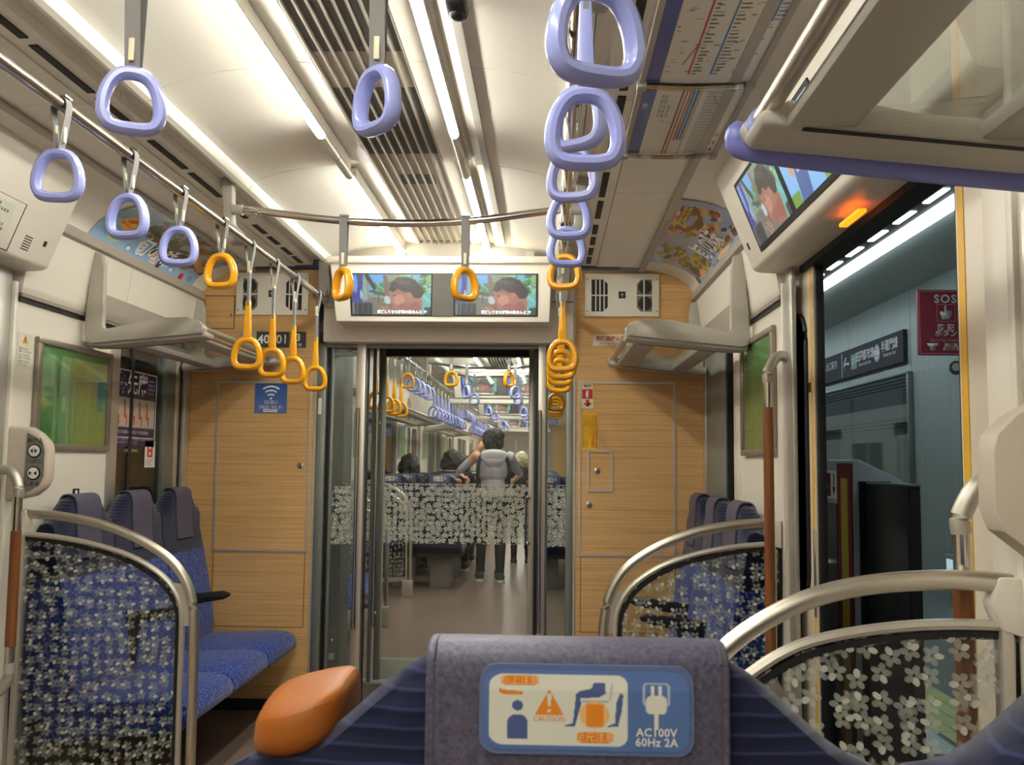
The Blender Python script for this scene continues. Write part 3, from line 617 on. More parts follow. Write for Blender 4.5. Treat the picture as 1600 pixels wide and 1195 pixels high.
def cross_rail(y, lab):
    t = thing('cross_handrail', (0, y, 2.05), lab, 'rail')
    p = smooth([(-0.578, y, 2.086), (-0.50, y, 2.082), (-0.25, y, 2.052), (0.0, y, 2.040), (0.25, y, 2.050), (0.50, y, 2.082), (0.60, y, 2.088)], 5)
    build('rail_tube', MB().tube(p, 0.0135, 12), STEEL, t)
    build('rail_socket', MB().tube([(-0.60, y, 2.088), (-0.565, y, 2.086)], 0.019, 12), GREYP, t); build('rail_socket', MB().tube([(0.585, y, 2.088), (0.62, y, 2.088)], 0.019, 12), GREYP, t)
    return t
cross_rail(3.28, 'curved steel cross rail in front of the gangway display'); cross_rail(1.585, 'curved steel cross rail near the camera, above the frame')
# ---- hanging straps
_rh = [(0, .0485), (.019, .0450), (.033, .0320), (.0425, .0110), (.0462, -.0110), (.0450, -.0290), (.0365, -.0440), (.0195, -.0495), (0, -.0500)]
RINGP = smooth([(x, 0, z) for x, z in _rh + [(-x, z) for x, z in reversed(_rh[1:-1])]], 3, True)
RING_ME = {}
def ring_obj(color, t, z):
    if color not in RING_ME:
        o = build('ring', MB().tube(RINGP, 0.0160, 10, True, 0.0116, (0, 1, 0)), LAV if color == 'lavender' else YEL, t); RING_ME[color] = o.data
    else: o = link('ring', RING_ME[color], None, t)
    o.location = (0, 0, z); return o
STRAPS = {}
def make_strap(color, kind, loc, label, group, turn=0.0):
    """kind: short / long on a rail along Y, cross on a rail along X; origin on the rail's axis"""
    key = (color, kind)
    cm = LAV if color == 'lavender' else YEL
    if key in STRAPS:
        o = copy_tree(STRAPS[key], loc, None, label, group)
    else:
        o = thing('hanging_strap', (0, 0, 0), label, 'strap', group)
        if kind == 'short':
            p = [(0.004, 0, -0.10), (0.010, 0, -0.06), (0.017, 0, -0.012), (0.0155, 0, 0.006), (0.008, 0, 0.016), (-0.008, 0, 0.016), (-0.0155, 0, 0.006), (-0.017, 0, -0.012), (-0.010, 0, -0.06), (-0.004, 0, -0.10)]
            build('belt', MB().ribbon(smooth(p, 3), 0.026), BELT, o); zc = -0.157
            for s in (-1, 1): build('clip', MB().box(s * 0.0085, s * 0.0125, -0.006, 0.006, -0.085, -0.045), CLIP, o, bevel=0.001)
            build('rail_hook', MB().box(-0.016, 0.016, -0.015, 0.015, 0.0155, 0.0185), STEEL, o)
        elif kind == 'long':
            zc = -0.395 if color == 'yellow' else -0.305; top = zc + 0.19
            p = [(0.003, 0, -0.10), (0.016, 0, -0.020), (0.0155, 0, 0.006), (0.008, 0, 0.016), (-0.008, 0, 0.016), (-0.0155, 0, 0.006), (-0.016, 0, -0.020), (-0.003, 0, -0.10)]
            build('belt', MB().ribbon(smooth(p, 3), 0.024), BELT, o)
            build('clip', MB().box(-0.005, 0.005, -0.013, 0.013, -0.105, -0.062), CLIP, o, bevel=0.001)
            build('hanger_strip', MB().box(-0.004, 0.004, -0.010, 0.010, top - 0.02, -0.10), BELT, o)
            build('sleeve', MB().loft([[(w * a, d * b, z) for a, b in ((1, 1), (-1, 1), (-1, -1), (1, -1))] for z, w, d in ((zc + 0.048, 0.0135, 0.012), (zc + 0.10, 0.012, 0.011), (top - 0.005, 0.0085, 0.0095), (top, 0.007, 0.008))]), cm, o, bevel=0.003)
        else:
            zc = -0.222
            p = [(0, 0.004, -0.168), (0, 0.011, -0.09), (0, 0.016, -0.012), (0, 0.0145, 0.006), (0, 0.007, 0.016), (0, -0.007, 0.016), (0, -0.0145, 0.006), (0, -0.016, -0.012), (0, -0.011, -0.09), (0, -0.004, -0.168)]
            build('belt', MB().ribbon(smooth(p, 3), 0.027, 0.002, (1, 0, 0)), BELT, o)
            build('clip', MB().box(-0.005, 0.005, -0.0125, -0.008, -0.155, -0.115), CLIP, o, bevel=0.001)
            build('rail_hook', MB().box(-0.015, 0.015, -0.016, 0.016, 0.0155, 0.021), STEEL, o)
        ring_obj(color, o, zc)
        STRAPS[key] = o; o.location = loc
    for ch in o.children:
        if ch.name.startswith('ring'): ch.rotation_euler = (0, 0, turn)
    return o
LROW = [(2.02, 'lavender', 'short'), (2.37, 'lavender', 'short'), (2.71, 'lavender', 'short'), (3.07, 'yellow', 'short'), (3.37, 'yellow', 'long'), (3.68, 'yellow', 'long'), (3.99, 'yellow', 'long'), (4.38, 'yellow', 'long')]
RROW = [(1.016, 'lavender', 'long'), (1.32, 'lavender', 'long'), (1.68, 'lavender', 'short')] + LROW
def strap_row(row, x, side):
    cnt = {}
    tot = {}
    for y, c, k in row: tot[(c, k)] = tot.get((c, k), 0) + 1
    for y, c, k in row:
        i = cnt.get((c, k), 0); cnt[(c, k)] = i + 1
        kn = {'short': 'short', 'long': 'long-stemmed'}[k]
        lab = f'only short yellow strap on the {side} handrail' if tot[(c, k)] == 1 else f'{ORD[i]} {kn} {c} strap from the camera on the {side} handrail'
        tw = 0.0
        if side == 'right': tw = {1.016: 0.35, 1.32: 0.05, 1.68: -0.55}.get(y, rng.uniform(-0.2, 0.2))
        else: tw = {2.02: 0.1}.get(y, rng.uniform(-0.15, 0.15))
        make_strap(c, k, (x, y, RZ), lab, f'straps on the {side} handrail', tw)
strap_row(LROW, RXL, 'left'); strap_row(RROW, RXR, 'right')
make_strap('yellow', 'cross', (-0.205, 3.28, 2.048), 'yellow strap left of the two hanging before the gangway display', 'straps on the cross rail by the display', -0.85)
make_strap('yellow', 'cross', (0.222, 3.28, 2.048), 'yellow strap right of the two hanging before the gangway display', 'straps on the cross rail by the display', 0.75)
make_strap('lavender', 'cross', (-0.208, 1.585, 2.048), 'large lavender strap at the upper left in front of the ceiling vault', 'straps on the near cross rail', 0.45)
make_strap('lavender', 'cross', (0.217, 1.585, 2.048), 'large lavender strap at the top centre in front of the ceiling grille', 'straps on the near cross rail', -0.75)

# ---- screens
def film(nx=170, ny=86):
    r = random.Random(11); c = Canvas(nx, ny, (126, 140, 112), 1.96)
    c.rect(0, 0, 1, 0.42, (112, 112, 100)); c.rect(0.22, 0.5, 0.46, 1, (104, 166, 222)); c.rect(0.62, 0.8, 0.9, 1, (120, 176, 206))
    c.blobs(46, 0.28, 0.42, 0.5, 0.8, [(60, 120, 60), (90, 150, 80), (120, 170, 120)], 0.012, 0.04, 3); c.blobs(90, 0.64, 0.5, 1.0, 1.0, [(66, 130, 60), (110, 170, 90), (50, 104, 56), (150, 196, 190), (140, 180, 120)], 0.012, 0.05, 4)
    c.poly([(0.0, 0.3), (0.13, 0.3), (0.17, 1.0), (0.0, 1.0)], (62, 66, 140)); c.ell(0.05, 0.78, 0.03, 0.24, (104, 150, 220)); c.ell(0.12, 0.5, 0.012, 0.12, (190, 200, 220)); c.poly([(0.13, 0.32), (0.20, 0.36), (0.18, 1), (0.15, 1)], (134, 160, 160))
    c.rect(0.03, 0, 0.26, 0.29, (44, 46, 54)); c.line(0.06, 0, 0.07, 0.28, 0.02, (110, 116, 130)); c.line(0.13, 0, 0.14, 0.28, 0.02, (90, 96, 116)); c.line(0.2, 0, 0.21, 0.26, 0.015, (96, 100, 116)); c.line(0.20, 0.96, 0.29, 0.66, 0.1, (48, 56, 50)); c.line(0.24, 0.58, 0.46, 0.48, 0.06, (74, 68, 58)); c.line(0.26, 0.46, 0.44, 0.42, 0.05, (150, 150, 146)); c.line(0.34, 0.3, 0.34, 0.5, 0.02, (60, 60, 54))
    c.poly([(0.40, 0.98), (0.45, 0.98), (0.48, 0.5), (0.42, 0.36)], (120, 92, 84)); c.ell(0.45, 0.36, 0.04, 0.11, (178, 196, 206), 0.3)
    c.ell(0.95, 0.22, 0.10, 0.30, (104, 176, 172)); c.line(0.88, 0.5, 1.0, 0.3, 0.05, (130, 200, 196)); c.rect(0.92, 0, 1, 0.18, (44, 60, 60))
    c.poly([(0.49, 0.56), (0.475, 0.40), (0.50, 0.36), (0.495, 0.28), (0.53, 0.18), (0.60, 0.08), (0.70, 0.02), (0.88, 0.0), (0.90, 0.34), (0.80, 0.56), (0.62, 0.66)], (164, 108, 92)); c.ell(0.60, 0.36, 0.07, 0.13, (188, 132, 112), 0.2); c.ell(0.66, 0.18, 0.08, 0.10, (150, 92, 80)); c.ell(0.80, 0.18, 0.07, 0.14, (144, 88, 78)); c.ell(0.72, 0.48, 0.022, 0.065, (178, 116, 100)); c.ell(0.535, 0.47, 0.018, 0.018, (70, 48, 44))
    c.poly([(0.47, 0.60), (0.50, 0.80), (0.58, 0.92), (0.70, 0.94), (0.80, 0.86), (0.92, 0.56), (0.88, 0.42), (0.80, 0.40), (0.74, 0.56), (0.66, 0.56), (0.58, 0.64), (0.52, 0.56)], (46, 38, 38)); c.ell(0.64, 0.80, 0.10, 0.06, (82, 70, 70), -0.2, .7)
    for i in range(60): x, y = r.uniform(.52, .86), r.uniform(.56, .9); c.line(x, y, x + r.uniform(.02, .06), y - r.uniform(.02, .08), 0.012, r.choice([(34, 28, 30), (64, 54, 54)]), .4)
    c.poly([(0.36, 0.04), (0.50, 0.06), (0.52, 0.27), (0.38, 0.26)], (122, 92, 76)); c.line(0.34, 0.14, 0.42, 0.0, 0.03, (196, 154, 136)); c.line(0.38, 0.19, 0.47, 0.03, 0.03, (202, 162, 142)); c.line(0.42, 0.21, 0.51, 0.06, 0.025, (196, 154, 136))
    c.blur(2); c.a = np.clip(c.a * 0.94 + 6 + np.random.RandomState(3).randn(ny, nx, 1) * 5, 0, 255); return c
FILM = film()
def routemap_screen(nx=84, ny=56):
    c = Canvas(nx, ny, (130, 180, 230)); c.rect(0, 0.75, 1, 1, (170, 200, 226)); c.poly([(0.2, 0), (0.45, 0), (0.62, 1), (0.34, 1)], (70, 96, 150)); c.poly([(0.3, 0.35), (0.38, 0.35), (0.5, 1), (0.42, 1)], (180, 200, 226)); c.poly([(0.5, 0.3), (0.56, 0.3), (0.66, 1), (0.6, 1)], (170, 196, 226))
    c.ell(0.2, 0.55, 0.05, 0.2, (206, 150, 90)); c.ell(0.75, 0.8, 0.06, 0.16, (206, 150, 90)); c.rect(0, 0, 0.2, 0.18, (110, 150, 60)); c.rect(0.75, 0, 1, 0.2, (120, 160, 60)); c.rows(0.02, 0.3, 0.8, 0.98, 2, (90, 110, 140), 4)
    return c
def gangway_display(y, z0, lab, group, text=True, name='gangway_display'):
    """twin screen unit over the gangway; y front face, z0 bottom"""
    t = thing(name, (0, y, z0), lab, 'display', group); k = z0
    build('housing', MB().xz([(-0.535, k + 0.306), (0.527, k + 0.306), (0.516, k), (-0.496, k)], y, y + 0.175), CREAM, t, bevel=0.006)
    build('top_ledge', MB().box(-0.545, 0.535, y - 0.022, y + 0.175, k + 0.278, k + 0.312), CREAM, t, bevel=0.008)
    build('bezel', MB().xz([(-0.440, k + 0.232), (0.462, k + 0.232), (0.462, k + 0.026), (-0.424, k + 0.026)], y - 0.003, y + 0.01), BLACK, t)
    build('blank_panel', MB().box(-0.038, 0.063, y - 0.006, y + 0.002, k + 0.026, k + 0.232), mat('dark_blank_panel', (72, 68, 64), 0.4) if 'dark_blank_panel' not in bpy.data.materials else bpy.data.materials['dark_blank_panel'], t)
    for (a, b, c, d) in ((-0.430, -0.416, -0.046, -0.044), (0.070, 0.072, 0.452, 0.452)):
        s = picture('screen', FILM, quad((b, y - 0.0045, k + 0.033), (c, y - 0.0045, k + 0.033), (d, y - 0.0045, k + 0.226), (a, y - 0.0045, k + 0.226)), M_SCREEN, t)
        if text: tag(letter('caption', ((b + c) / 2 + 0.05, y - 0.006, k + 0.045), 'front', mat('lit_caption', (240, 240, 240), 0.5, emit=0.36) if 'lit_caption' not in bpy.data.materials else bpy.data.materials['lit_caption'], s), kind='stuff')
    return t
gd0 = gangway_display(4.482, 1.870, 'cream twin screen display over the gangway door showing a film', 'gangway displays')
# display over the right door
def slant(y, z, off=0.0, s=1): return (s * (SLX(z) - off * 0.93), y, z - off * 0.365)
t = thing('door_display', (1.13, 2.54, 1.97), 'slanted twin screen display in the white housing over the right door', 'display')
def slant_quad(ya, yb, za, zb, off): return quad(slant(ya, za, off), slant(yb, za, off), slant(yb, zb, off), slant(ya, zb, off))
b = MB(); q = [slant(2.965, 1.872, 0.004), slant(2.12, 1.872, 0.004), slant(2.12, 2.082, 0.004), slant(2.965, 2.082, 0.004)]; b.prism(q, (0.012, 0, 0.004)); build('bezel', b, BLACK, t)
picture('screen', FILM, slant_quad(2.945, 2.545, 1.885, 2.070, 0.0055), M_SCREEN, t); picture('screen', routemap_screen(), slant_quad(2.51, 2.14, 1.885, 2.070, 0.0055), M_SCREEN, t)
def on_slant_box(name, y0, y1, z0, z1, th, m, par, s, bevel=0.0):
    b = MB(); b.prism([slant(y0, z0, th, s), slant(y1, z0, th, s), slant(y1, z1, th, s), slant(y0, z1, th, s)], (s * th * 0.93 + s * 0.002, 0, th * 0.365)); return build(name, b, m, par, bevel)
on_slant_box('key_plate', 3.075, 3.09, 1.905, 1.925, 0.002, DARK, wr, 1)
lampi = tag(build('door_indicator', MB().box(1.246, 1.268, 2.27, 2.42, 1.812, 1.822), mat('orange_indicator', (255, 112, 12), 0.4, emit=1.3), bevel=0.003), 'small glowing orange indicator lamp above the open right door', 'lamp')
# hatch, loudspeaker and lock in the left housing
t = thing('service_hatch', (-1.16, 2.62, 1.92), 'cream service hatch with a notice above the left door', 'hatch')
on_slant_box('hatch_cover', 2.32, 2.89, 1.855, 2.00, 0.0025, CREAM, t, -1, 0.002)
for a in ((2.315, 2.895, 1.998, 2.001), (2.315, 2.895, 1.853, 1.8555), (2.892, 2.895, 1.855, 2.0), (2.315, 2.318, 1.855, 2.0)): on_slant_box('hatch_joint', *a, 0.0015, DARK, t, -1)
cn = Canvas(60, 40, (222, 222, 206)); cn.rows(0.05, 0.95, 0.1, 0.95, 7, (90, 90, 84), 5)
picture('notice', cn, quad(slant(2.55, 1.875, 0.0035, -1), slant(2.84, 1.875, 0.0035, -1), slant(2.84, 1.985, 0.0035, -1), slant(2.55, 1.985, 0.0035, -1)), M_PRINT, t)
lsp = MB()
for i in range(5):
    for j in range(6): lsp.prism([slant(2.955 + 0.009 * i + a, 1.875 + 0.008 * j + b_, 0.001, -1) for a, b_ in ((0, 0), (0.006, 0), (0.006, 0.004), (0, 0.004))], (-0.002, 0, 0))
tag(build('speaker_grille', lsp, DARK), 'small dotted loudspeaker grille above the left door', 'speaker', kind='thing')
on_slant_box('key_plate', 3.065, 3.08, 1.908, 1.925, 0.002, DARK, wl, -1)
t = thing('ceiling_sensor', (0.30, 2.09, 2.25), 'small dark dome sensor on the ceiling at the top edge', 'sensor')
build('sensor_body', MB().box(0.276, 0.324, 2.03, 2.135, 2.222, 2.258), DARK, t, bevel=0.012); build('sensor_lens', MB().ball((0.30, 2.10, 2.222), (0.018, 0.026, 0.010)), BLACK, t)

# ---- posters
def ad_left():
    c = Canvas(190, 90, (150, 184, 220)); c.rect(0, 0.55, 1, 1, (130, 150, 170), 0.6)
    c.ell(0.16, 0.55, 0.075, 0.16, (236, 170, 70)); c.blobs(9, 0.11, 0.42, 0.21, 0.68, [(226, 130, 60), (240, 190, 90), (214, 100, 50)], 0.015, 0.03, 2); c.ell(0.12, 0.3, 0.06, 0.13, (120, 176, 206)); c.ell(0.16, 0.22, 0.05, 0.1, (170, 200, 150))
    c.blobs(90, 0.24, 0.5, 0.58, 0.98, [(70, 90, 50), (110, 100, 50), (130, 60, 50), (150, 120, 60), (60, 70, 40), (90, 110, 70), (176, 70, 70)], 0.012, 0.045, 5); c.blobs(70, 0.55, 0.35, 0.98, 0.95, [(80, 70, 44), (140, 104, 60), (60, 60, 44), (170, 130, 80), (90, 80, 60)], 0.012, 0.05, 6)
    c.poly([(0.62, 0.7), (0.95, 0.35), (0.99, 0.42), (0.66, 0.78)], (196, 150, 84))
    for x, col in ((0.3, (236, 240, 240)), (0.38, (226, 236, 240)), (0.72, (214, 224, 226)), (0.93, (110, 160, 190))): c.ell(x, 0.16, 0.03, 0.07, (110, 160, 200)); c.ell(x, 0.15, 0.018, 0.045, col)
    c.rect(0.45, 0.22, 0.49, 0.42, (60, 70, 40)); c.rect(0.5, 0.1, 0.56, 0.32, (230, 216, 206)); c.rows(0.505, 0.555, 0.12, 0.3, 4, (190, 80, 60), 3); c.poly([(0.57, 0.02), (0.6, 0.02), (0.63, 0.3), (0.59, 0.34)], (70, 40, 44)); c.ell(0.84, 0.12, 0.025, 0.09, (190, 50, 44))
    return c
def ad_right():
    c = Canvas(150, 120, (146, 168, 204)); c.rows(0.1, 0.95, 0.92, 0.99, 1, (200, 70, 80), 2)
    c.blobs(110, 0.52, 0.15, 0.92, 0.92, [(70, 46, 40), (110, 60, 44), (150, 120, 70), (190, 170, 90), (60, 40, 40), (130, 50, 46), (206, 186, 150)], 0.02, 0.06, 8); c.rect(0.72, 0.8, 0.92, 0.92, (120, 110, 50)); c.rows(0.73, 0.91, 0.81, 0.91, 2, (230, 200, 90), 3)
    c.blobs(90, 0.08, 0.15, 0.34, 0.95, [(70, 96, 60), (150, 140, 50), (190, 160, 50), (90, 110, 70), (110, 90, 50)], 0.02, 0.06, 9); c.ell(0.09, 0.3, 0.05, 0.13, (50, 52, 84)); c.ell(0.16, 0.18, 0.05, 0.08, (226, 150, 120)); c.ell(0.03, 0.14, 0.03, 0.1, (60, 62, 80))
    c.rows(0.36, 0.5, 0.02, 0.45, 3, (90, 110, 150), 5); c.ell(0.6, 0.12, 0.12, 0.05, (226, 190, 150))
    return c
def cove_pos(s, ya, yb, lo=0.08, hi=0.97, off=0.004):
    def f(u, v):
        a = math.pi / 2 * (1 - (lo + (hi - lo) * v)); a = max(min(a, math.pi / 2), 0)
        return (s * (0.97 + (0.262 - off) * math.sin(a)), ya + (yb - ya) * u, 2.025 + (0.143 - off) * math.cos(a))
    return f
ad1 = tag(picture('advert_poster', ad_left(), cove_pos(-1, 3.50, 4.56), M_GLOSSPRINT), 'curved pale blue food advert above the left luggage rack', 'poster')
ad2 = tag(picture('advert_poster', ad_right(), cove_pos(1, 4.50, 3.42), M_GLOSSPRINT), 'curved food advert above the far right luggage rack', 'poster')
ta = TEXTS['ad']
def bend_text(key, s, y, zfrac, scale, par, rot=1):
    me = TEXTS[key].copy(); f = cove_pos(s, y, y + 1, 0.0, 1.0, 0.0055)
    for v in me.vertices:
        px, py = v.co.x * scale, v.co.y * scale
        p = f(0, max(0.0, min(1.0, zfrac + py / 0.33))); v.co = (p[0], y + (px if s < 0 else -px), p[2])
    return tag(link('lettering', me, WHITE, par, angle=0), kind='stuff')
bend_text('ad', 1, 3.93, 0.42, 0.75, ad2); bend_text('ad', -1, 4.03, 0.34, 0.7, ad1)
def metro_map(seed, aspect, nx=240, ny=110):
    """nx runs along the car, the blue title band is on top"""
    r = random.Random(seed); c = Canvas(nx, ny, (226, 220, 208), aspect); c.rect(0, 0.86, 1, 1, (70, 96, 160)); c.rows(0.72, 0.8, 0.9, 0.97, 1, (220, 226, 236), seed)
    cols = [(190, 70, 70), (70, 120, 180), (200, 90, 80), (90, 150, 190), (170, 120, 130), (110, 160, 120)]
    if seed == 1:
        for k, (y, col) in enumerate([(0.62, cols[0]), (0.42, cols[1]), (0.2, cols[2]), (0.1, cols[1])]):
            x0, x1 = (0.05, 0.72) if k < 2 else (0.1 * k, 0.5); c.line(x0, y, x1, y, 0.022, col)
            x = x0
            while x < x1: c.rows(x, x + 0.012, y - 0.12, y - 0.03, 1, (70, 66, 62), int(x * 999)) if False else c.rect(x, y - 0.03 - r.uniform(.03, .09), x + 0.006, y - 0.025, (84, 80, 76), .8); x += 0.016
        for a in ((0.5, 0.62, 0.5, 0.8, 1), (0.5, 0.8, 0.42, 0.8, 1), (0.5, 0.62, 0.5, 0.42, 1), (0.72, 0.62, 0.9, 0.7, 0), (0.6, 0.42, 0.62, 0.36, 1), (0.62, 0.36, 0.72, 0.36, 1), (0.55, 0.62, 0.62, 0.55, 0), (0.62, 0.55, 0.68, 0.55, 0), (0.68, 0.55, 0.68, 0.42, 4), (0.78, 0.7, 0.98, 0.72, 0), (0.2, 0.62, 0.1, 0.7, 4)): c.line(*a[:4], 0.018, cols[a[4]])
        for i in range(120):
            x, y = r.uniform(.05, .98), r.uniform(.05, .82); c.rect(x, y, x + 0.005, y + r.uniform(.02, .06), (96, 92, 88), .55)
    else:
        for k, col in enumerate([(150, 50, 40), (150, 120, 70), (200, 80, 50), (90, 130, 160), (70, 110, 160), (190, 150, 100)]): c.line(0.25 if k in (2, 3, 4) else 0.02, 0.6 - 0.035 * k, 0.98, 0.6 - 0.035 * k, 0.022, col)
        x = 0.02
        while x < 0.95: c.rect(x, 0.2, x + 0.01, 0.36, (100, 96, 92), .7); x += 0.022
        for i in range(9): c.rect(0.04 + 0.12 * (i // 3), 0.05 + 0.05 * (i % 3), 0.1 + 0.12 * (i // 3), 0.08 + 0.05 * (i % 3), r.choice(cols), .9)
        c.line(0.5, 0.56, 0.55, 0.75, 0.01, (120, 120, 120)); c.line(0.75, 0.2, 0.9, 0.3, 0.01, (120, 120, 120)); c.rows(0.6, 0.9, 0.68, 0.8, 3, (130, 126, 120), 3)
    return c
def hang(y0, y1): return lambda u, v: (1.012 + (0.748 - 1.012) * v, y1 + (y0 - y1) * u, 2.160 - 0.004 * math.sin(math.pi * v))
t = thing('route_map', (0.88, 1.8, 2.16), 'large railway route map poster under the right ceiling nearest the camera', 'poster')
picture('map_sheet', metro_map(1, 4.2, 300, 110), hang(1.22, 2.335), M_GLOSSPRINT, t)
t2 = thing('route_map', (0.88, 2.6, 2.16), 'smaller coloured line chart under the right ceiling beside the big route map', 'poster')
picture('map_sheet', metro_map(2, 2.0, 160, 110), hang(2.365, 2.885), M_GLOSSPRINT, t2)
CLEARP = glass_mat('clear_holder', (0.86, 0.84, 0.78), 1.0)
for y, par in ((2.35, t), (2.895, t2)):
    build('holder_strip', MB().ribbon(smooth([(0.742, y, 2.156), (0.82, y, 2.150), (0.90, y, 2.149), (1.0, y, 2.154), (1.016, y, 2.158)], 3), 0.034, 0.003), CLEARP, par)
    for x in (0.742, 1.012): build('holder_clip', MB().box(x - 0.012, x + 0.012, y - 0.018, y + 0.018, 2.146, 2.172), GREYP, par, bevel=0.003)
for i, x in enumerate((0.742, 1.016)): build('holder_rail', MB().box(x - 0.007, x + 0.007, 1.2, 2.92, 2.154, 2.171), GREYC, t2)
def wall_poster(s, y0, y1, z0, z1, lab, seed):
    t = thing('framed_poster', (s * 1.27, (y0 + y1) / 2, z0), lab, 'poster')
    c = Canvas(90, 64, (110, 150, 84)); X, Yv = c.X, c.Y
    c.a[:] = np.stack([84 + 26 * X * (1 - Yv), 128 + 8 * X, 76 - 12 * X], -1); r = random.Random(seed)
    for i in range(9):
        x = r.uniform(0, 1); w = r.uniform(.01, .03); c.ell(x, r.uniform(.3, .9), w, r.uniform(.2, .6), (130, 176, 120), r.uniform(-.7, .7), .25)
    c.rect(0.1, 0.62, 0.9, 0.72, (110, 116, 64), .25); c.rect(0.76, 0.5, 0.93, 0.95, (84, 124, 104), .4); c.line(0.05, 0.95, 0.4, 0.8, 0.03, (170, 200, 150), .6); c.line(0.5, 0.9, 0.95, 0.78, 0.04, (170, 200, 160), .5); c.line(0.2, 0.0, 0.3, 0.6, 0.012, (160, 200, 150), .6); c.line(0.42, 0.0, 0.36, 0.75, 0.012, (160, 200, 150), .6)
    c.blur(2); c.a = np.clip(c.a * 1.42, 0, 250); xx = s * 1.272
    if s < 0: pos = lambda u, v: (xx, y0 + (y1 - y0) * u, z0 + (z1 - z0) * v)
    else: pos = lambda u, v: (xx, y1 + (y0 - y1) * u, z0 + (z1 - z0) * v)
    picture('print', c, pos, M_PRINT, t)
    m = mat('bronze_frame', (150, 140, 128), 0.4, 0.5) if 'bronze_frame' not in bpy.data.materials else bpy.data.materials['bronze_frame']
    for a in ((y0 - 0.03, y1 + 0.03, z1, z1 + 0.022), (y0 - 0.03, y1 + 0.03, z0 - 0.022, z0), (y0 - 0.03, y0, z0, z1), (y1, y1 + 0.03, z0, z1)): build('frame_side', MB().box(s * 1.279, s * 1.262, *a), m, t, bevel=0.003)
    build('cover_pane', MB().box(s * 1.268, s * 1.266, y0, y1, z0, z1), GLASS, t)
wall_poster(-1, 3.295, 3.81, 1.262, 1.612, 'framed green poster on the white left wall beside the door', 3); wall_poster(1, 3.27, 3.745, 1.268, 1.66, 'framed green poster on the right wall behind the grab pole', 4)

# ---- small signs
def flat_sign(name, lab, cat, x0, x1, z0, z1, rgb, y=D - 0.003, m=None, group=None):
    t = thing(name, ((x0 + x1) / 2, y, z0), lab, cat, group)
    build('sign_plate', MB().box(x0, x1, y, D - 0.0001, z0, z1), m or mat(name + '_base', rgb, 0.45), t); return t
t = flat_sign('car_number_plate', 'dark plate reading 40301 on the left oak wall', 'sign', -0.950, -0.785, 1.773, 1.853, (66, 64, 62)); tag(letter('num', (-0.867, D - 0.004, 1.812), 'front', WHITE, t), kind='stuff')
t = flat_sign('coach_plate', 'small dark coach number plate to the right of 40301', 'sign', -0.779, -0.700, 1.773, 1.853, (66, 64, 62)); tag(letter('car', (-0.739, D - 0.004, 1.822), 'front', WHITE, t), kind='stuff'); tag(letter('gosha', (-0.739, D - 0.004, 1.785), 'front', WHITE, t), kind='stuff')
t = flat_sign('maker_plate', 'small pale plate to the left of 40301', 'sign', -1.038, -0.957, 1.780, 1.856, (176, 172, 166))
cn = Canvas(50, 50, (58, 96, 168)); cn.a[:] = np.stack([50 + 40 * (1 - cn.Y), 84 + 60 * (1 - cn.Y) * 0.6, 160 + 20 * (1 - cn.Y)], -1)
t = thing('wifi_sign', (-0.868, D, 1.443), 'square blue wireless network sticker on the left oak wall', 'sign'); picture('sign_sheet', cn, front_rect(-0.950, -0.787, 1.443, 1.598, D - 0.002), M_PRINT, t)
for i, (r0, r1) in enumerate(((0.062, 0.071), (0.042, 0.051), (0.022, 0.031))):
    a0, a1 = math.radians(52), math.radians(128); zc = 1.520 if False else 1.5105
    P = [(-0.868 + r1 * math.cos(a0 + (a1 - a0) * k / 12), D - 0.0035, zc + r1 * math.sin(a0 + (a1 - a0) * k / 12)) for k in range(13)] + [(-0.868 + r0 * math.cos(a1 - (a1 - a0) * k / 12), D - 0.0035, zc + r0 * math.sin(a1 - (a1 - a0) * k / 12)) for k in range(13)]
    build('wave_mark', MB().prism(P, (0, 0.001, 0)), WHITE, t, angle=0)
build('wave_mark', MB().disc((-0.868, D - 0.0035, 1.517), 0.006, (0, 1, 0), 0.001), WHITE, t)
tag(letter('wifi', (-0.868, D - 0.0035, 1.497), 'front', WHITE, t), kind='stuff'); tag(letter('wifi2', (-0.868, D - 0.0035, 1.472), 'front', WHITE, t), kind='stuff')
build('logo_panel', MB().box(-0.905, -0.833, D - 0.0035, D - 0.002, 1.449, 1.463), WHITE, t); cn = Canvas(60, 10, (236, 234, 228)); cn.rows(0.05, 0.95, 0.3, 0.9, 1, (206, 110, 90), 2)
picture('logo_print', cn, front_rect(-0.904, -0.834, 1.4495, 1.4625, D - 0.0037), M_PRINT, t)
t = flat_sign('danger_notice', 'white notice with red writing behind the right luggage rack', 'sign', 0.733, 0.93, 1.790, 1.846, (226, 216, 200)); tag(letter('danger', (0.832, D - 0.004, 1.826), 'front', REDP, t), kind='stuff'); tag(letter('danger2', (0.832, D - 0.004, 1.801), 'front', BLACKP, t), kind='stuff')
build('no_mark', MB().tube([(0.945 + 0.022 * math.cos(k * math.pi / 8), D - 0.003, 1.818 + 0.022 * math.sin(k * math.pi / 8)) for k in range(16)], 0.004, 6, True), REDP, t)
t = flat_sign('extinguisher_sign', 'red and cream fire extinguisher sign on the right oak wall', 'sign', 0.677, 0.735, 1.480, 1.602, (222, 216, 176))
build('red_field', MB().box(0.680, 0.732, D - 0.0035, D - 0.002, 1.527, 1.575), REDP, t); build('bottle_mark', MB().prism([(x, D - 0.0045, z) for x, z in ((0.699, 1.531), (0.714, 1.531), (0.714, 1.557), (0.710, 1.563), (0.712, 1.569), (0.703, 1.570), (0.702, 1.563), (0.699, 1.557))], (0, 0.001, 0)), WHITE, t, angle=0)
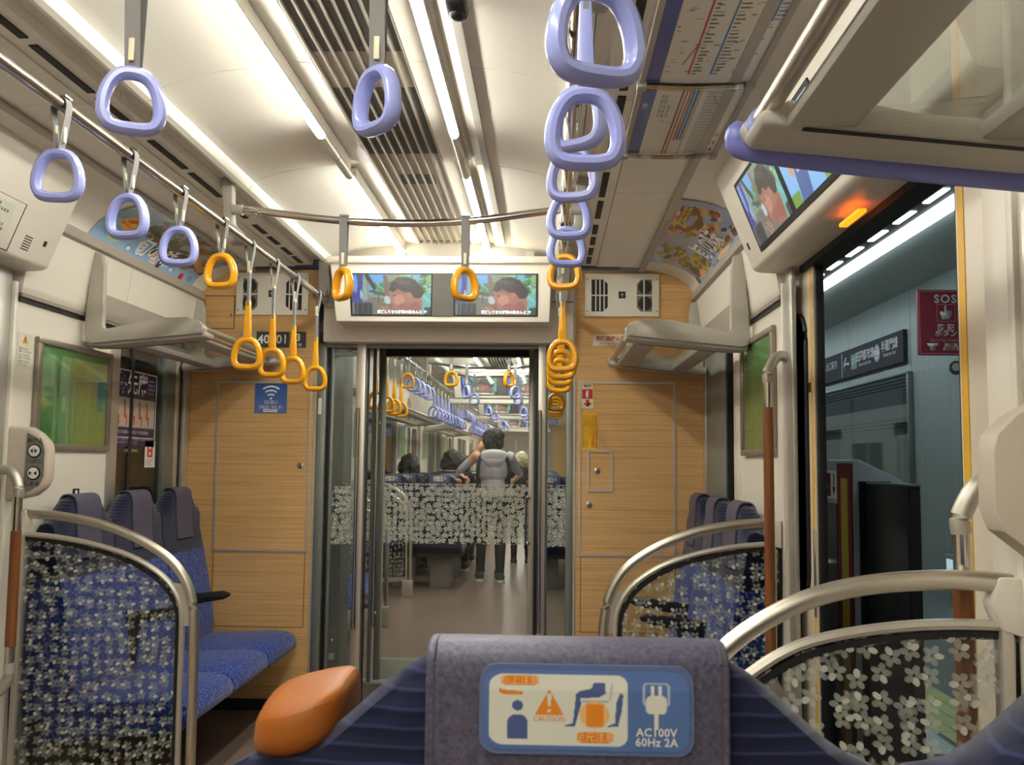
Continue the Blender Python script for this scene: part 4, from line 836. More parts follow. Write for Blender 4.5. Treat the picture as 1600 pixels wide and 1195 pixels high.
build('arrow_mark', MB().prism([(x, D - 0.0045, z) for x, z in ((0.698, 1.521), (0.714, 1.521), (0.714, 1.506), (0.728, 1.506), (0.706, 1.488), (0.684, 1.506), (0.698, 1.506))], (0, 0.001, 0)), REDP, t, angle=0); tag(letter('ext', (0.706, D - 0.004, 1.590), 'front', BLACKP, t), kind='stuff')
cn = Canvas(54, 110, (236, 180, 30)); cn.rows(0.06, 0.96, 0.06, 0.94, 7, (120, 80, 30), 7, 0.5, True); cn.rows(0.86, 0.97, 0.06, 0.96, 1, (206, 60, 30), 8, 0.7, True); cn.rows(0.66, 0.76, 0.06, 0.4, 1, (206, 60, 30), 8, 0.7, True)
tag(picture('yellow_notice', cn, front_rect(0.677, 0.758, 1.276, 1.457, D - 0.002), M_PRINT), 'tall yellow notice with vertical writing on the right oak wall', 'sign')
def vent(x0, lab, flip):
    t = thing('air_purifier', (x0 + 0.183, D, 1.935), lab, 'vent', 'air purifier panels')
    X = lambda a: x0 + (0.366 - a if flip else a)
    def bx(a, b): return (min(X(a), X(b)), max(X(a), X(b)))
    build('face_plate', MB().box(*bx(0, 0.366), D - 0.014, D - 0.001, 1.935, 2.15), CREAM, t, bevel=0.004)
    def opening(a, b, nm, m):
        pts = [(a, 0.03), (b - 0.022, 0.03), (b, 0.052), (b, 0.168), (b - 0.022, 0.19), (a, 0.19)]
        build(nm, MB().xz([(X(p[0]), 1.93 + p[1]) for p in pts], D - 0.0155, D - 0.013), m, t)
    opening(0.032, 0.112, 'intake_opening', DARK)
    for k in range(1, 4): build('intake_slat', MB().box(*bx(0.030 + 0.0205 * k, 0.036 + 0.0205 * k), D - 0.018, D - 0.012, 1.962, 2.118), CREAM, t)
    build('intake_slat', MB().box(*bx(0.03, 0.114), D - 0.018, D - 0.012, 2.037, 2.043), CREAM, t)
    pts = [(0.256, 0.05), (0.276, 0.03), (0.33, 0.03), (0.33, 0.19), (0.276, 0.19), (0.256, 0.168)]
    build('fan_opening', MB().xz([(X(p[0]), 1.93 + p[1]) for p in pts], D - 0.0155, D - 0.013), mat('fan_well', (120, 116, 106), 0.5) if 'fan_well' not in bpy.data.materials else bpy.data.materials['fan_well'], t)
    for z in (2.0, 2.082): build('fan', MB().disc((X(0.297), D - 0.0165, z), 0.034, (0, 1, 0), 0.002, 24), DARK, t)
    build('fan_bar', MB().box(*bx(0.288, 0.294), D - 0.019, D - 0.016, 1.962, 2.118), CREAM, t); build('fan_bar', MB().box(*bx(0.258, 0.328), D - 0.019, D - 0.016, 2.037, 2.043), CREAM, t)
    build('emblem', MB().box(*bx(0.166, 0.200), D - 0.016, D - 0.013, 2.026, 2.060), BLACKP, t)
    for dx, dz in ((-0.006, 0), (0, -0.007), (0.006, 0), (-0.003, 0.006), (0.003, 0.006), (0, 0)): build('emblem_dot', MB().disc((X(0.183) + dx, D - 0.0165, 2.043 + dz), 0.0022, (0, 1, 0), 0.001, 8), WHITE, t)
    for a in (0.012, 0.354):
        for z in (1.962, 2.122): build('screw', MB().disc((X(a), D - 0.0155, z), 0.004, (0, 1, 0), 0.002, 8), GREYD, t)
vent(0.692, 'cream air purifier panel on the right oak wall', False); vent(-1.058, 'cream air purifier panel behind the yellow straps on the left', True)
tag(build('ceiling_bracket', MB().box(-0.16 - 0.07, -0.16 - 0.03, 4.60, 4.65, 2.19, 2.235), GREYP), 'tiny white bracket above the gangway display, left', 'bracket'); tag(build('ceiling_bracket', MB().box(0.40, 0.44, 4.60, 4.65, 2.185, 2.235), GREYP), 'tiny white bracket above the gangway display, right', 'bracket')
t = flat_sign('post_label', 'narrow white label on the grey gangway post', 'sign', -0.628, -0.612, 1.44, 1.52, (226, 222, 210), D - 0.008)
# left window stickers
def left_pic(cv, y0, y1, z0, z1, x): return lambda u, v: (x, y0 + (y1 - y0) * u, z0 + (z1 - z0) * v)
t = thing('priority_seat_sign', (-1.30, 4.17, 1.28), 'purple and white priority seat sticker on the dark left window', 'sign')
cn = Canvas(90, 70, (46, 40, 92)); cn.rect(0.0, 0.26, 0.985, 0.64, (206, 196, 186)); cn.rows(0.05, 0.95, 0.16, 0.23, 1, (200, 196, 210), 2); cn.rows(0.05, 0.95, 0.02, 0.12, 2, (170, 166, 196), 4); cn.rows(0.78, 0.97, 0.72, 0.95, 4, (190, 186, 206), 6)
for i in range(5):
    x = 0.08 + 0.175 * i; cn.ell(x, 0.58, 0.018, 0.035, (120, 70, 50)); cn.poly([(x - 0.02, 0.4), (x + 0.03, 0.4), (x + 0.035, 0.54), (x - 0.01, 0.55)], (220, 96, 40)); cn.line(x, 0.4, x + 0.05, 0.39, 0.05, (220, 96, 40)); cn.line(x + 0.05, 0.4, x + 0.055, 0.29, 0.035, (210, 86, 40))
picture('sticker_print', cn, left_pic(cn, 3.94, 4.372, 1.265, 1.588, -1.3030), M_GLOSSPRINT, t); tag(letter('prio', (-1.3015, 4.12, 1.532), 'left', WHITE, t), kind='stuff')
for a in ((3.94, 4.378, 1.588, 1.594), (4.372, 4.378, 1.265, 1.588), (3.94, 4.378, 1.300, 1.304)): build('sticker_edge', MB().box(-1.3035, -1.3015, *a), WHITE, t)
t = thing('exit_sticker', (-1.30, 4.33, 1.172), 'small red and white sticker below the priority seat sign', 'sign'); cn = Canvas(24, 44, (232, 226, 216)); cn.rect(0.25, 0.38, 0.75, 0.92, (206, 50, 40)); cn.ell(0.5, 0.76, 0.1, 0.08, (240, 230, 226)); cn.ell(0.5, 0.52, 0.1, 0.08, (240, 230, 226)); cn.rows(0.1, 0.9, 0.05, 0.32, 4, (120, 110, 106), 3)
picture('sticker_print', cn, left_pic(cn, 4.276, 4.39, 1.172, 1.292, -1.3030), M_PRINT, t)
t = thing('window_note', (-1.30, 4.15, 1.27), 'tiny white writing on the left window under the priority sign', 'sign'); tag(letter('window', (-1.3030, 4.13, 1.245), 'left', WHITE, t, scale=1.0), kind='stuff')
def caution_sticker(s, y0, y1, z0, z1, lab):
    t = thing('caution_sticker', (s * 1.279, y0, z0), lab, 'sign'); cn = Canvas(40, 50, (222, 218, 204)); cn.rows(0.12, 0.9, 0.05, 0.6, 6, (130, 126, 116), 5); cn.poly([(0.3, 0.7), (0.7, 0.7), (0.5, 0.97)], (226, 160, 40)); cn.line(0.5, 0.76, 0.5, 0.86, 0.05, (60, 50, 30))
    picture('sticker_print', cn, (left_pic(cn, y0, y1, z0, z1, -1.2785) if s < 0 else (lambda u, v: (1.2785, y1 + (y0 - y1) * u, z0 + (z1 - z0) * v))), M_GLOSSPRINT, t)
caution_sticker(-1, 3.155, 3.25, 1.515, 1.635, 'white caution sticker on the left wall beside the green poster'); caution_sticker(1, 1.44, 1.565, 1.505, 1.625, 'white caution sticker at the right edge beside the door')
t = thing('seat_symbol', (-1.279, 3.66, 1.04), 'tiny black and white seat symbol on the left wall above the bench', 'sign'); build('symbol_plate', MB().box(-1.2805, -1.2785, 3.585, 3.635, 1.045, 1.095), BLACKP, t); build('symbol_mark', MB().prism([(-1.278, y, z) for y, z in ((3.60, 1.05), (3.622, 1.05), (3.618, 1.088), (3.604, 1.088))], (-0.001, 0, 0)), WHITE, t, angle=0)

# ---- luggage racks
RPL = [(1.238, 2.005), (1.206, 1.992), (1.196, 1.94), (1.192, 1.715), (1.183, 1.704), (0.98, 1.748), (0.87, 1.752), (0.820, 1.738), (0.798, 1.713), (0.806, 1.690), (1.232, 1.648), (1.258, 1.656), (1.266, 1.69), (1.258, 1.80), (1.246, 2.0)]
def rack(sx, y0, y1, lab, bump=False, group='luggage racks'):
    t = thing('luggage_rack', (sx * 1.26, (y0 + y1) / 2, 1.66), lab, 'rack', group)
    for y in (y0, y1 - 0.03):
        build('end_plate', MB().xz([(sx * x, z) for x, z in RPL], y, y + 0.03), RACKG, t, bevel=0.007)
    for ya, yb in ((y0 + 0.02, y0 + 0.13), (y1 - 0.13, y1 - 0.02)):
        build('end_tray', MB().xz([(sx * x, z) for x, z in ((0.80, 1.695), (0.81, 1.678), (1.20, 1.640), (1.26, 1.640), (1.262, 1.672), (0.84, 1.712))], ya, yb), RACKG, t, bevel=0.006)
        build('tray_slot', MB().xz([(sx * x, z) for x, z in ((0.862, 1.6735), (1.19, 1.6415), (1.19, 1.6405), (0.862, 1.6725))], (yb - 0.012 if ya < y1 - 0.5 else ya), (yb if ya < y1 - 0.5 else ya + 0.012)), BLACK, t)
    build('front_pipe', MB().tube([(sx * 0.822, y0 + 0.005, 1.712), (sx * 0.822, y1 - 0.005, 1.712)], 0.014, 14), ALU if bump else ALU, t)
    for s_ in ((0.840, 0.938, 1.674, 1.698), (1.10, 1.185, 1.656, 1.682)):
        build('shelf_board', MB().box(sx * s_[0], sx * s_[1], y0 + 0.10, y1 - 0.10, s_[2], s_[3]), RACKG, t, bevel=0.008)
    build('shelf_pane', MB().box(sx * 0.93, sx * 1.108, y0 + 0.03, y1 - 0.03, 1.678, 1.683), GLASS, t)
    build('pipe_socket', MB().tube([(sx * 0.822, y0 - 0.004, 1.712), (sx * 0.822, y0 + 0.05, 1.712)], 0.019, 14), RACKG if not bump else RACKG, t)
    build('pipe_socket', MB().tube([(sx * 0.822, y1 - 0.05, 1.712), (sx * 0.822, y1 + 0.004, 1.712)], 0.019, 14), RACKG if not bump else LAV, t)
    if bump:
        p = smooth([(sx * 0.802, y1 + 0.012, 1.706), (sx * 0.83, y1 + 0.012, 1.692), (sx * 1.02, y1 + 0.012, 1.668), (sx * 1.235, y1 + 0.012, 1.646)], 5)
        build('bumper', MB().tube(p, 0.024, 12, flat=0.020, up=(0, 0, 1)).ball((sx * 0.802, y1 + 0.012, 1.708), (0.022, 0.0215, 0.026), 14, 8), LAVD, t)
        build('pipe_collar', MB().tube([(sx * 0.822, y1 - 0.06, 1.712), (sx * 0.822, y1 - 0.02, 1.712)], 0.0185, 14), LAV, t)
    return t
rack(-1, 3.58, 4.69, 'luggage rack with L-shaped grey ends above the left bench'); rack(1, 3.58, 4.69, 'luggage rack with L-shaped grey ends above the far right bench')
rack(1, -1.0, 1.43, 'luggage rack with lavender bumper overhead at the upper right', True)

# ---- benches
def hump(t): a = abs(t); s = min(max((a - 0.36) / (0.93 - 0.36), 0), 1); return 1 - s * s * (3 - 2 * s)
CUSH = [(1.20, 0.375), (1.06, 0.386), (0.95, 0.388), (0.80, 0.396), (0.735, 0.392), (0.70, 0.375), (0.686, 0.345), (0.690, 0.318), (0.715, 0.298), (0.80, 0.282), (1.20, 0.255)]
def back_profile(zt):
    return [(1.262, 0.33), (1.10, 0.36), (1.088, 0.42), (1.10, 0.52), (1.135, 0.70), (1.165, 0.83), (1.178, zt - 0.10), (1.180, zt - 0.035), (1.190, zt - 0.008), (1.212, zt), (1.236, zt - 0.008), (1.255, zt - 0.04), (1.262, zt - 0.12)]
def bench(sx, y0, lab):
    t = thing('bench', (sx * 1.1, y0 + 0.695, 0), lab, 'bench'); w = 0.463
    for k in range(3):
        a, b = y0 + k * w + 0.004, y0 + (k + 1) * w - 0.004; c = (a + b) / 2
        build('seat_cushion', MB().xz([(sx * x, z) for x, z in CUSH], a - 0.002, b + 0.002), SEATF, t, bevel=0.005, angle=50)
        n = 14; rings = []
        for i in range(n + 1):
            y = a + (b - a) * i / n; q = (y - c) / (w / 2); ed = 1.0 if abs(q) < 0.93 else 0.985
            zt = 0.985 + 0.088 * hump(q)
            rings.append([(sx * (1.262 - (1.262 - x) * ed), y, z) for x, z in back_profile(zt)])
        bk = build('backrest', MB().loft(rings), SEATF, t, angle=50)
        zt = 1.075; P = [(1.244, 0.97), (1.246, zt - 0.04), (1.234, zt - 0.004), (1.212, zt + 0.004), (1.188, zt - 0.004), (1.175, zt - 0.036), (1.173, zt - 0.10), (1.168, zt - 0.165), (1.160, zt - 0.225)]
        rb = []
        for p in smooth([(sx * x, c, z) for x, z in P], 3): rb.append(p)
        cv_ = build('headrest_cover', MB().ribbon(rb, 0.185, 0.005), COVER, t, angle=60)
    for k in (1, 2):
        y = y0 + k * w
        build('armrest', MB().xz([(sx * 1.14, 0.615), (sx * 0.90, 0.640), (sx * 0.872, 0.632), (sx * 0.865, 0.622), (sx * 0.89, 0.606), (sx * 1.14, 0.56)], y - 0.018, y + 0.018), BLACK, t, bevel=0.006)
        build('armrest_bracket', MB().xz([(sx * 1.13, 0.60), (sx * 1.06, 0.60), (sx * 1.08, 0.42), (sx * 1.13, 0.42)], y - 0.012, y + 0.012), BLACK, t)
    build('bench_base', MB().box(sx * 1.05, sx * 1.27, y0 + 0.05, y0 + 1.34, 0.10, 0.30), DARK, t)
    build('bench_bracket', MB().xz([(sx * 1.27, 0.10), (sx * 1.27, 0.30), (sx * 0.80, 0.30), (sx * 0.80, 0.285)], y0 + 0.6, y0 + 0.63), GREYD, t)
    return t
bench(-1, 3.275, 'blue three-place bench against the left wall by the oak panel'); bench(1, 3.275, 'blue three-place bench on the right behind the glass partition')

# ---- glazed partitions at the bench ends
OUT = [(1.262, 1.022), (1.20, 1.021), (1.11, 1.012), (1.0, 0.992), (0.90, 0.958), (0.81, 0.912), (0.745, 0.862), (0.70, 0.795), (0.678, 0.715), (0.672, 0.62), (0.670, 0.40), (0.668, 0.10)]
INN = [(1.262, 0.955), (1.13, 0.944), (1.0, 0.920), (0.89, 0.886), (0.81, 0.843), (0.755, 0.795), (0.722, 0.735), (0.713, 0.66), (0.712, 0.45), (0.710, 0.155)]
def partition(sx, y, lab, dx=0.0, dz=0.0, group='glass partitions', pane=None, xo=0.0):
    t = thing('glass_partition', (sx * 0.97, y, 0), lab, 'partition', group)
    fx = dx + xo
    def sh(P):   # dx trims the aisle end, dz lifts the shoulder
        return [(x + (dx + xo) * (1.262 - x) / 0.59, z + dz * (1 if 0.6 < z else 0) * min(1, (1.28 - x) / 0.4)) for x, z in P]
    o = smooth([(sx * x, y, z) for x, z in sh(OUT)], 4); i_ = smooth([(sx * x, y, z) for x, z in sh(INN)], 4)
    build('outer_rail', MB().tube(o, 0.0165, 12, flat=0.0165), ALU, t)
    build('inner_rail', MB().tube(i_, 0.013, 8, flat=0.0095, up=(0, 1, 0)), ALUW, t)
    pl = [(p.x + sx * 0.008, p.z - 0.008) for p in i_]; pl = pl[:-1] + [(i_[-1].x + sx * 0.008, 0.17), (sx * 1.25, 0.13)]
    gk = [(p[0], y, p[1]) for p in pl]
    build('gasket', MB().tube([(a + sx * 0.006, b, c - 0.006) for a, b, c in gk], 0.006, 6, True, flat=0.009, up=(0, 1, 0)), BLACK, t)
    build('pane', MB().xz([(p[0], p[1]) for p in pl], y - 0.004, y + 0.004), pane or BLOSSOM, t)
    build('wall_rail', MB().box(sx * 1.238, sx * 1.258, y - 0.016, y + 0.016, 0.05, 0.96), ALUW, t, bevel=0.003)
    build('wall_bracket', MB().xz([(sx * 1.275, 1.035), (sx * 1.235, 1.035), (sx * 1.222, 0.99), (sx * 1.24, 0.95), (sx * 1.275, 0.94)], y - 0.02, y + 0.02), CREAM, t, bevel=0.005)
    q = sh([(0.70, 0.795), (0.755, 0.80), (0.72, 0.73), (0.713, 0.66), (0.675, 0.66), (0.68, 0.72)])
    build('link_plate', MB().xz([(sx * x, z) for x, z in q], y - 0.006, y + 0.006), ALUW, t)
    build('bottom_rail', MB().xz([(sx * 1.26, 0.10), (sx * (0.70 + fx), 0.14), (sx * (0.70 + fx), 0.175), (sx * 1.26, 0.14)], y - 0.014, y + 0.014), ALUW, t)
    build('foot', MB().box(sx * (0.645 + fx), sx * (0.74 + fx), y - 0.03, y + 0.03, 0.0, 0.15), ALUW, t, bevel=0.008)
    return t
partition(-1, 3.20, 'blossom-patterned glass partition in front of the left bench', xo=-0.018); partition(1, 3.20, 'blossom-patterned glass partition in front of the right bench', xo=0.026)
partition(1, 1.60, 'blossom-patterned glass partition between the navy seats and the open door', 0.05, 0.035, pane=BLOSSOMN)
partition(-1, 1.60, 'blossom-patterned glass partition on the left outside the frame', 0.05, 0.035)

# ---- grab poles with brown grips, door button boxes
def grab_pole(sx, x, y, ztop, zg1, zg0, zbot, lab, ywall):
    t = thing('grab_pole', (sx * x, y, zbot), lab, 'pole', 'grab poles')
    P = smooth([(sx * 1.276, ywall, ztop), (sx * (x + 0.03), (y + ywall) / 2, ztop - 0.004), (sx * x, y, ztop - 0.055), (sx * x, y, ztop - 0.085)], 5)
    build('top_arm', MB().tube(P, 0.017, 10), ALUW, t)
    build('pole_tube', MB().tube([(sx * x, y, ztop - 0.075), (sx * x, y, zbot + 0.07)], 0.0145, 12), STEEL, t)
    build('grip', MB().tube([(sx * x, y, zg1), (sx * x, y, (zg0 + zg1) / 2), (sx * x, y, zg0)], 0.0165, 14), WOODG, t)
    P = smooth([(sx * x, y, zbot + 0.09), (sx * x, y, zbot + 0.05), (sx * (x + 0.03), (y + ywall) / 2, zbot), (sx * 1.276, ywall, zbot - 0.01)], 5)
    build('bottom_arm', MB().tube(P, 0.017, 10), ALUW, t)
grab_pole(1, 1.214, 3.085, 1.56, 1.394, 0.60, 0.50, 'tall grab pole with brown grip at the far side of the right door', 3.105)
grab_pole(-1, 1.190, 3.05, 1.17, 0.975, 0.612, 0.47, 'short grab pole with brown grip at the left edge', 3.06)
grab_pole(1, 1.205, 1.645, 1.185, 1.030, 0.62, 0.47, 'short grab pole with brown grip near the camera on the right', 1.64)
BOXP = [(1.279, 1.315), (1.19, 1.312), (1.155, 1.292), (1.125, 1.262), (1.118, 1.235), (1.118, 1.145), (1.130, 1.112), (1.165, 1.085), (1.279, 1.062)]
def button_box(sx, y0, y1, dx, lab, face):
    t = thing('door_button_box', (sx * 1.2, (y0 + y1) / 2, 1.06), lab, 'control box')
    build('box_body', MB().xz([(sx * (min(1.279, x + dx) if x < 1.27 else x), z) for x, z in BOXP], y0, y1), BOXM, t, bevel=0.014, seg=3)
    fy = y0 if face < 0 else y1; e = face * 0.003
    FP = [(1.190, 1.292), (1.160, 1.278), (1.136, 1.258), (1.130, 1.235), (1.130, 1.15), (1.142, 1.122), (1.176, 1.10), (1.196, 1.095)]
    build('control_plate', MB().xz([(sx * (x + dx), z) for x, z in FP], fy + e, fy - e), GREYD, t)
    for z, kind in ((1.233, 'o'), (1.160, 's')):
        cx = sx * (1.162 + dx)
        build('button_ring', MB().disc((cx, fy + e, z), 0.0225, (0, face, 0), 0.003, 24), BLACK, t); b_ = build('button', MB().disc((cx, fy + e, z), 0.0185, (0, face, 0), 0.006, 24), WHITE, t, bevel=0.001)
        fz = fy + e + face * 0.0065
        for s_ in (-1, 1):
            tip, base = (s_ * 0.012, s_ * 0.003) if kind == 'o' else (s_ * 0.003, s_ * 0.013)
            build('arrow_mark', MB().prism([(cx + tip, fz, z), (cx + base, fz, z + 0.0075), (cx + base, fz, z - 0.0075)], (0, face * 0.0006, 0)), BLACKP, t, angle=0)
    if face < 0:
        tag(letter('open', (sx * (1.162 + dx), fy + e - 0.0012, 1.266), 'front', BLACKP, t), kind='stuff'); tag(letter('shut', (sx * (1.166 + dx), fy + e - 0.0012, 1.124), 'front', BLACKP, t), kind='stuff'); tag(letter('note', (sx * (1.162 + dx), fy + e - 0.0012, 1.198), 'front', BLACKP, t), kind='stuff')
button_box(-1, 3.11, 3.165, 0.012, 'cream door button box with open and close buttons at the left edge', -1)
button_box(1, 1.515, 1.575, 0.085, 'back of the cream door button box at the right edge', 1)
# ================================================================== CROSS SEATS IN FRONT OF THE CAMERA
def seat_top(x, w, c, flat, lo, hi, lo_l=None):
    """outline of the backrest top across the seat: raised head part, falling to the shoulders"""
    a = (x - c); half = flat / 2; side = (w / 2 + abs(0)) - half
    d = max(abs(a) - half, 0) / max(0.118, 1e-3); s = min(d, 1); s = s * s * (3 - 2 * s)
    return hi - (hi - (lo_l if (lo_l and a < 0) else lo)) * s
def label_canvas():
    c = Canvas(250, 110, (84, 116, 176)); L = (226, 228, 216); B = (76, 96, 150); O = (236, 140, 34)
    c.rrect(0.025, 0.06, 0.70, 0.94, 0.12, L)
    c.rrect(0.085, 0.80, 0.265, 0.925, 0.06, O); c.poly([(0.075, 0.77), (0.09, 0.75), (0.115, 0.74), (0.19, 0.73), (0.19, 0.68), (0.10, 0.68), (0.075, 0.71)], O)
    c.ell(0.165, 0.55, 0.028, 0.066, B); c.rrect(0.115, 0.16, 0.215, 0.44, 0.10, B); c.rect(0.115, 0.13, 0.215, 0.28, B)
    c.poly([(0.25, 0.44), (0.39, 0.44), (0.32, 0.76)], O); c.poly([(0.308, 0.70), (0.332, 0.70), (0.326, 0.545), (0.314, 0.545)], L); c.ell(0.32, 0.49, 0.009, 0.02, L)
    c.poly([(0.535, 0.845), (0.59, 0.845), (0.595, 0.72), (0.56, 0.665), (0.47, 0.655), (0.455, 0.60), (0.44, 0.345), (0.395, 0.31), (0.395, 0.30), (0.445, 0.30), (0.478, 0.60), (0.45, 0.70), (0.47, 0.745), (0.525, 0.775)], B)
    c.poly([(0.435, 0.34), (0.45, 0.34), (0.475, 0.68), (0.45, 0.72)], B); c.line(0.485, 0.615, 0.60, 0.615, 0.035, (176, 184, 196)); c.line(0.615, 0.64, 0.625, 0.83, 0.02, (176, 184, 196))
    c.ell(0.54, 0.45, 0.072, 0.17, (240, 190, 120)); c.rect(0.50, 0.30, 0.585, 0.585, O); c.poly([(0.665, 0.73), (0.68, 0.70), (0.672, 0.50), (0.655, 0.31), (0.605, 0.30), (0.605, 0.315), (0.64, 0.35), (0.645, 0.60)], B)
    c.rrect(0.455, 0.10, 0.63, 0.235, 0.06, O)
    W = (226, 228, 216); c.rrect(0.775, 0.56, 0.905, 0.86, 0.05, (176, 190, 214)); c.rrect(0.785, 0.60, 0.895, 0.84, 0.04, (84, 116, 176)); c.rect(0.815, 0.66, 0.83, 0.82, W); c.rect(0.85, 0.66, 0.865, 0.82, W); c.rrect(0.79, 0.47, 0.89, 0.70, 0.06, W); c.line(0.84, 0.3, 0.84, 0.5, 0.05, W)
    return c
LABEL_C = label_canvas()
def make_cross_seat(left_aisle, lab, group, detail=True):
    """a seat facing +Y, origin on the floor under the middle of its rear face; aisle on -X when left_aisle"""
    t = thing('passenger_chair', (0, 0, 0), lab, 'seat', group); w = 0.459; n = 26; sgn = 1 if left_aisle else -1; rings = []
    for i in range(n + 1):
        x = -w / 2 + w * i / n; ed = max(0, (abs(x) - (w / 2 - 0.03)) / 0.03)
        zt = seat_top(x, w, 0.01, 0.175, 1.010, 1.081) - 0.011 * ed * ed
        dy = 0.012 * ed * ed
        prof = [(0.03, 0.40), (dy + 0.008, 0.70), (dy + 0.0, zt - 0.035), (dy + 0.004, zt - 0.008), (0.016, zt), (0.045, zt - 0.003), (0.080 - dy, zt - 0.014), (0.112 - dy, zt - 0.042), (0.126 - dy, zt - 0.10), (0.150 - dy, 0.72), (0.190, 0.46), (0.19, 0.40)]
        rings.append([(x, y, z) for y, z in prof])
    build('backrest', MB().loft(rings), CROSSF, t, angle=50)
    cov = smooth([(0.01, y, z) for y, z in ((-0.0045, 0.93), (-0.006, 1.045), (-0.005, 1.074), (0.001, 1.0845), (0.016, 1.0875), (0.045, 1.0845), (0.080, 1.0735), (0.116, 1.045), (0.133, 0.98), (0.142, 0.90))], 5)
    cv_ = build('headrest_cover', MB().ribbon(cov, 0.200, 0.005, (1, 0, 0)), COVER, t, bevel=0.0018, angle=60)
    if detail:
        for dx in (-0.0945, 0.0945): build('cover_seam', MB().tube([(p.x + dx, p.y - 0.0018, p.z + 0.0018) for p in cov[2:30]], 0.0012, 5), mat('seam_thread', (84, 78, 92), 0.9) if 'seam_thread' not in bpy.data.materials else bpy.data.materials['seam_thread'], cv_)
    sgy = lambda z: -0.0115 + max(0.0, (z - 1.062)) * 0.12
    x0, x1, z0, z1 = -0.051, 0.083, 1.024, 1.078
    RC = 0.011
    def rr(z0_, z1_, x0_, x1_):
        out = []
        for cx, cz, k in ((x1_ - RC, z1_ - RC, 0), (x0_ + RC, z1_ - RC, 1), (x0_ + RC, z0_ + RC, 2), (x1_ - RC, z0_ + RC, 3)):
            for i in range(5): q = math.pi / 2 * (k + i / 4); out.append((cx + RC * math.cos(q), cz + RC * math.sin(q)))
        return out
    pts = rr(z0 - 0.003, z1, x0 - 0.003, x1 + 0.003)
    lb = build('label_patch', MB().loft([[(x, sgy(z), z) for x, z in pts], [(x, sgy(z) + 0.004, z) for x, z in pts]]), mat('label_blue', (92, 112, 160), 0.3) if 'label_blue' not in bpy.data.materials else bpy.data.materials['label_blue'], t)
    rx = lambda u: x0 + (x1 - x0) * u
    def lp(u, v):
        h_ = z1 - 0.003 - z0; z = z0 + h_ * v; dv = max(0.0, RC - min(v, 1 - v) * h_); ins = RC - math.sqrt(max(0.0, RC * RC - dv * dv)); f_ = max(0.0, abs(u - 0.5) - 0.30) / 0.20; return (rx(u) - math.copysign(ins * f_, u - 0.5), sgy(z) - 0.0006, z)
    if 'label_print' in LABELS: pr = link('label_print', LABELS['label_print'], None, lb)
    else: pr = picture('label_print', LABEL_C, lp, M_GLOSSPRINT, lb); LABELS['label_print'] = pr.data
    if detail:
        for key, u, v, m in (('ac', 0.84, 0.18, WHITE), ('caution', 0.32, 0.39, ORANGEP), ('top', 0.175, 0.862, mat('pale_orange', (250, 196, 120), 0.5)), ('foot', 0.542, 0.167, mat('pale_orange', (250, 196, 120), 0.5))):
            p = lp(u, v); tag(letter(key, (p[0], p[1] - 0.0006, p[2]), 'front', m, lb, scale=0.62 if key == 'ac' else 0.9), kind='stuff')
    build('seat_cushion', MB().yz([(0.17, 0.47), (0.20, 0.45), (0.58, 0.465), (0.635, 0.455), (0.655, 0.42), (0.64, 0.37), (0.58, 0.345), (0.10, 0.33), (0.08, 0.40)], -w / 2 + 0.004, w / 2 - 0.004), CROSSF, t, bevel=0.014, angle=50)
    build('seat_pedestal', MB().box(-0.10, 0.10, 0.22, 0.50, 0.0, 0.335), GREYD, t, bevel=0.01)
    build('seat_frame', MB().box(-w / 2 + 0.01, w / 2 - 0.01, 0.10, 0.58, 0.30, 0.335), DARK, t)
    if left_aisle is not None:
        R = []; s = -sgn
        XS = [0.218, 0.210, 0.190, 0.170, 0.155, 0.146]     # from the aisle end inwards
        for k, (xb, ze, zt, zb, ya, yb) in enumerate(((0.215, 1.026, 1.031, 1.008, 0.035, 0.085), (0.211, 1.036, 1.043, 1.004, 0.012, 0.108), (0.198, 1.041, 1.050, 1.003, 0.002, 0.122), (0.180, 1.045, 1.054, 1.004, 0.0, 0.126), (0.163, 1.051, 1.057, 1.010, 0.004, 0.118), (0.153, 1.053, 1.056, 1.016, 0.016, 0.10), (0.149, 1.048, 1.050, 1.022, 0.03, 0.08))):
            ym = (ya + yb) / 2
            R.append([(s * xb, y, z) for y, z in ((ya, zb), (ya - 0.001, (zb + ze) / 2), (ya + 0.002, ze - 0.004), (ya + 0.010, ze), (ym - 0.01, zt - 0.001), (ym + 0.012, zt), (yb - 0.012, ze + 0.002), (yb - 0.002, ze - 0.008), (yb, (zb + ze) / 2), (yb, zb))])
        build('shoulder_grip', MB().loft(R), ORANGE, t, angle=40, subd=2)
        build('arm_rest', MB().yz([(0.15, 0.66), (0.48, 0.675), (0.50, 0.66), (0.48, 0.64), (0.17, 0.60)], s * 0.205, s * 0.222), BLACK, t, bevel=0.004)
    return t
LABELS = {}
YS = 0.655
sa = make_cross_seat(True, 'navy cross seat with orange shoulder grip directly in front of the camera', 'navy cross seats in front of the camera'); sa.location = (0.524, YS, 0)
sb = make_cross_seat(None, 'navy window-side cross seat at the lower right corner', 'navy cross seats in front of the camera', False); sb.location = (0.985, YS, 0)

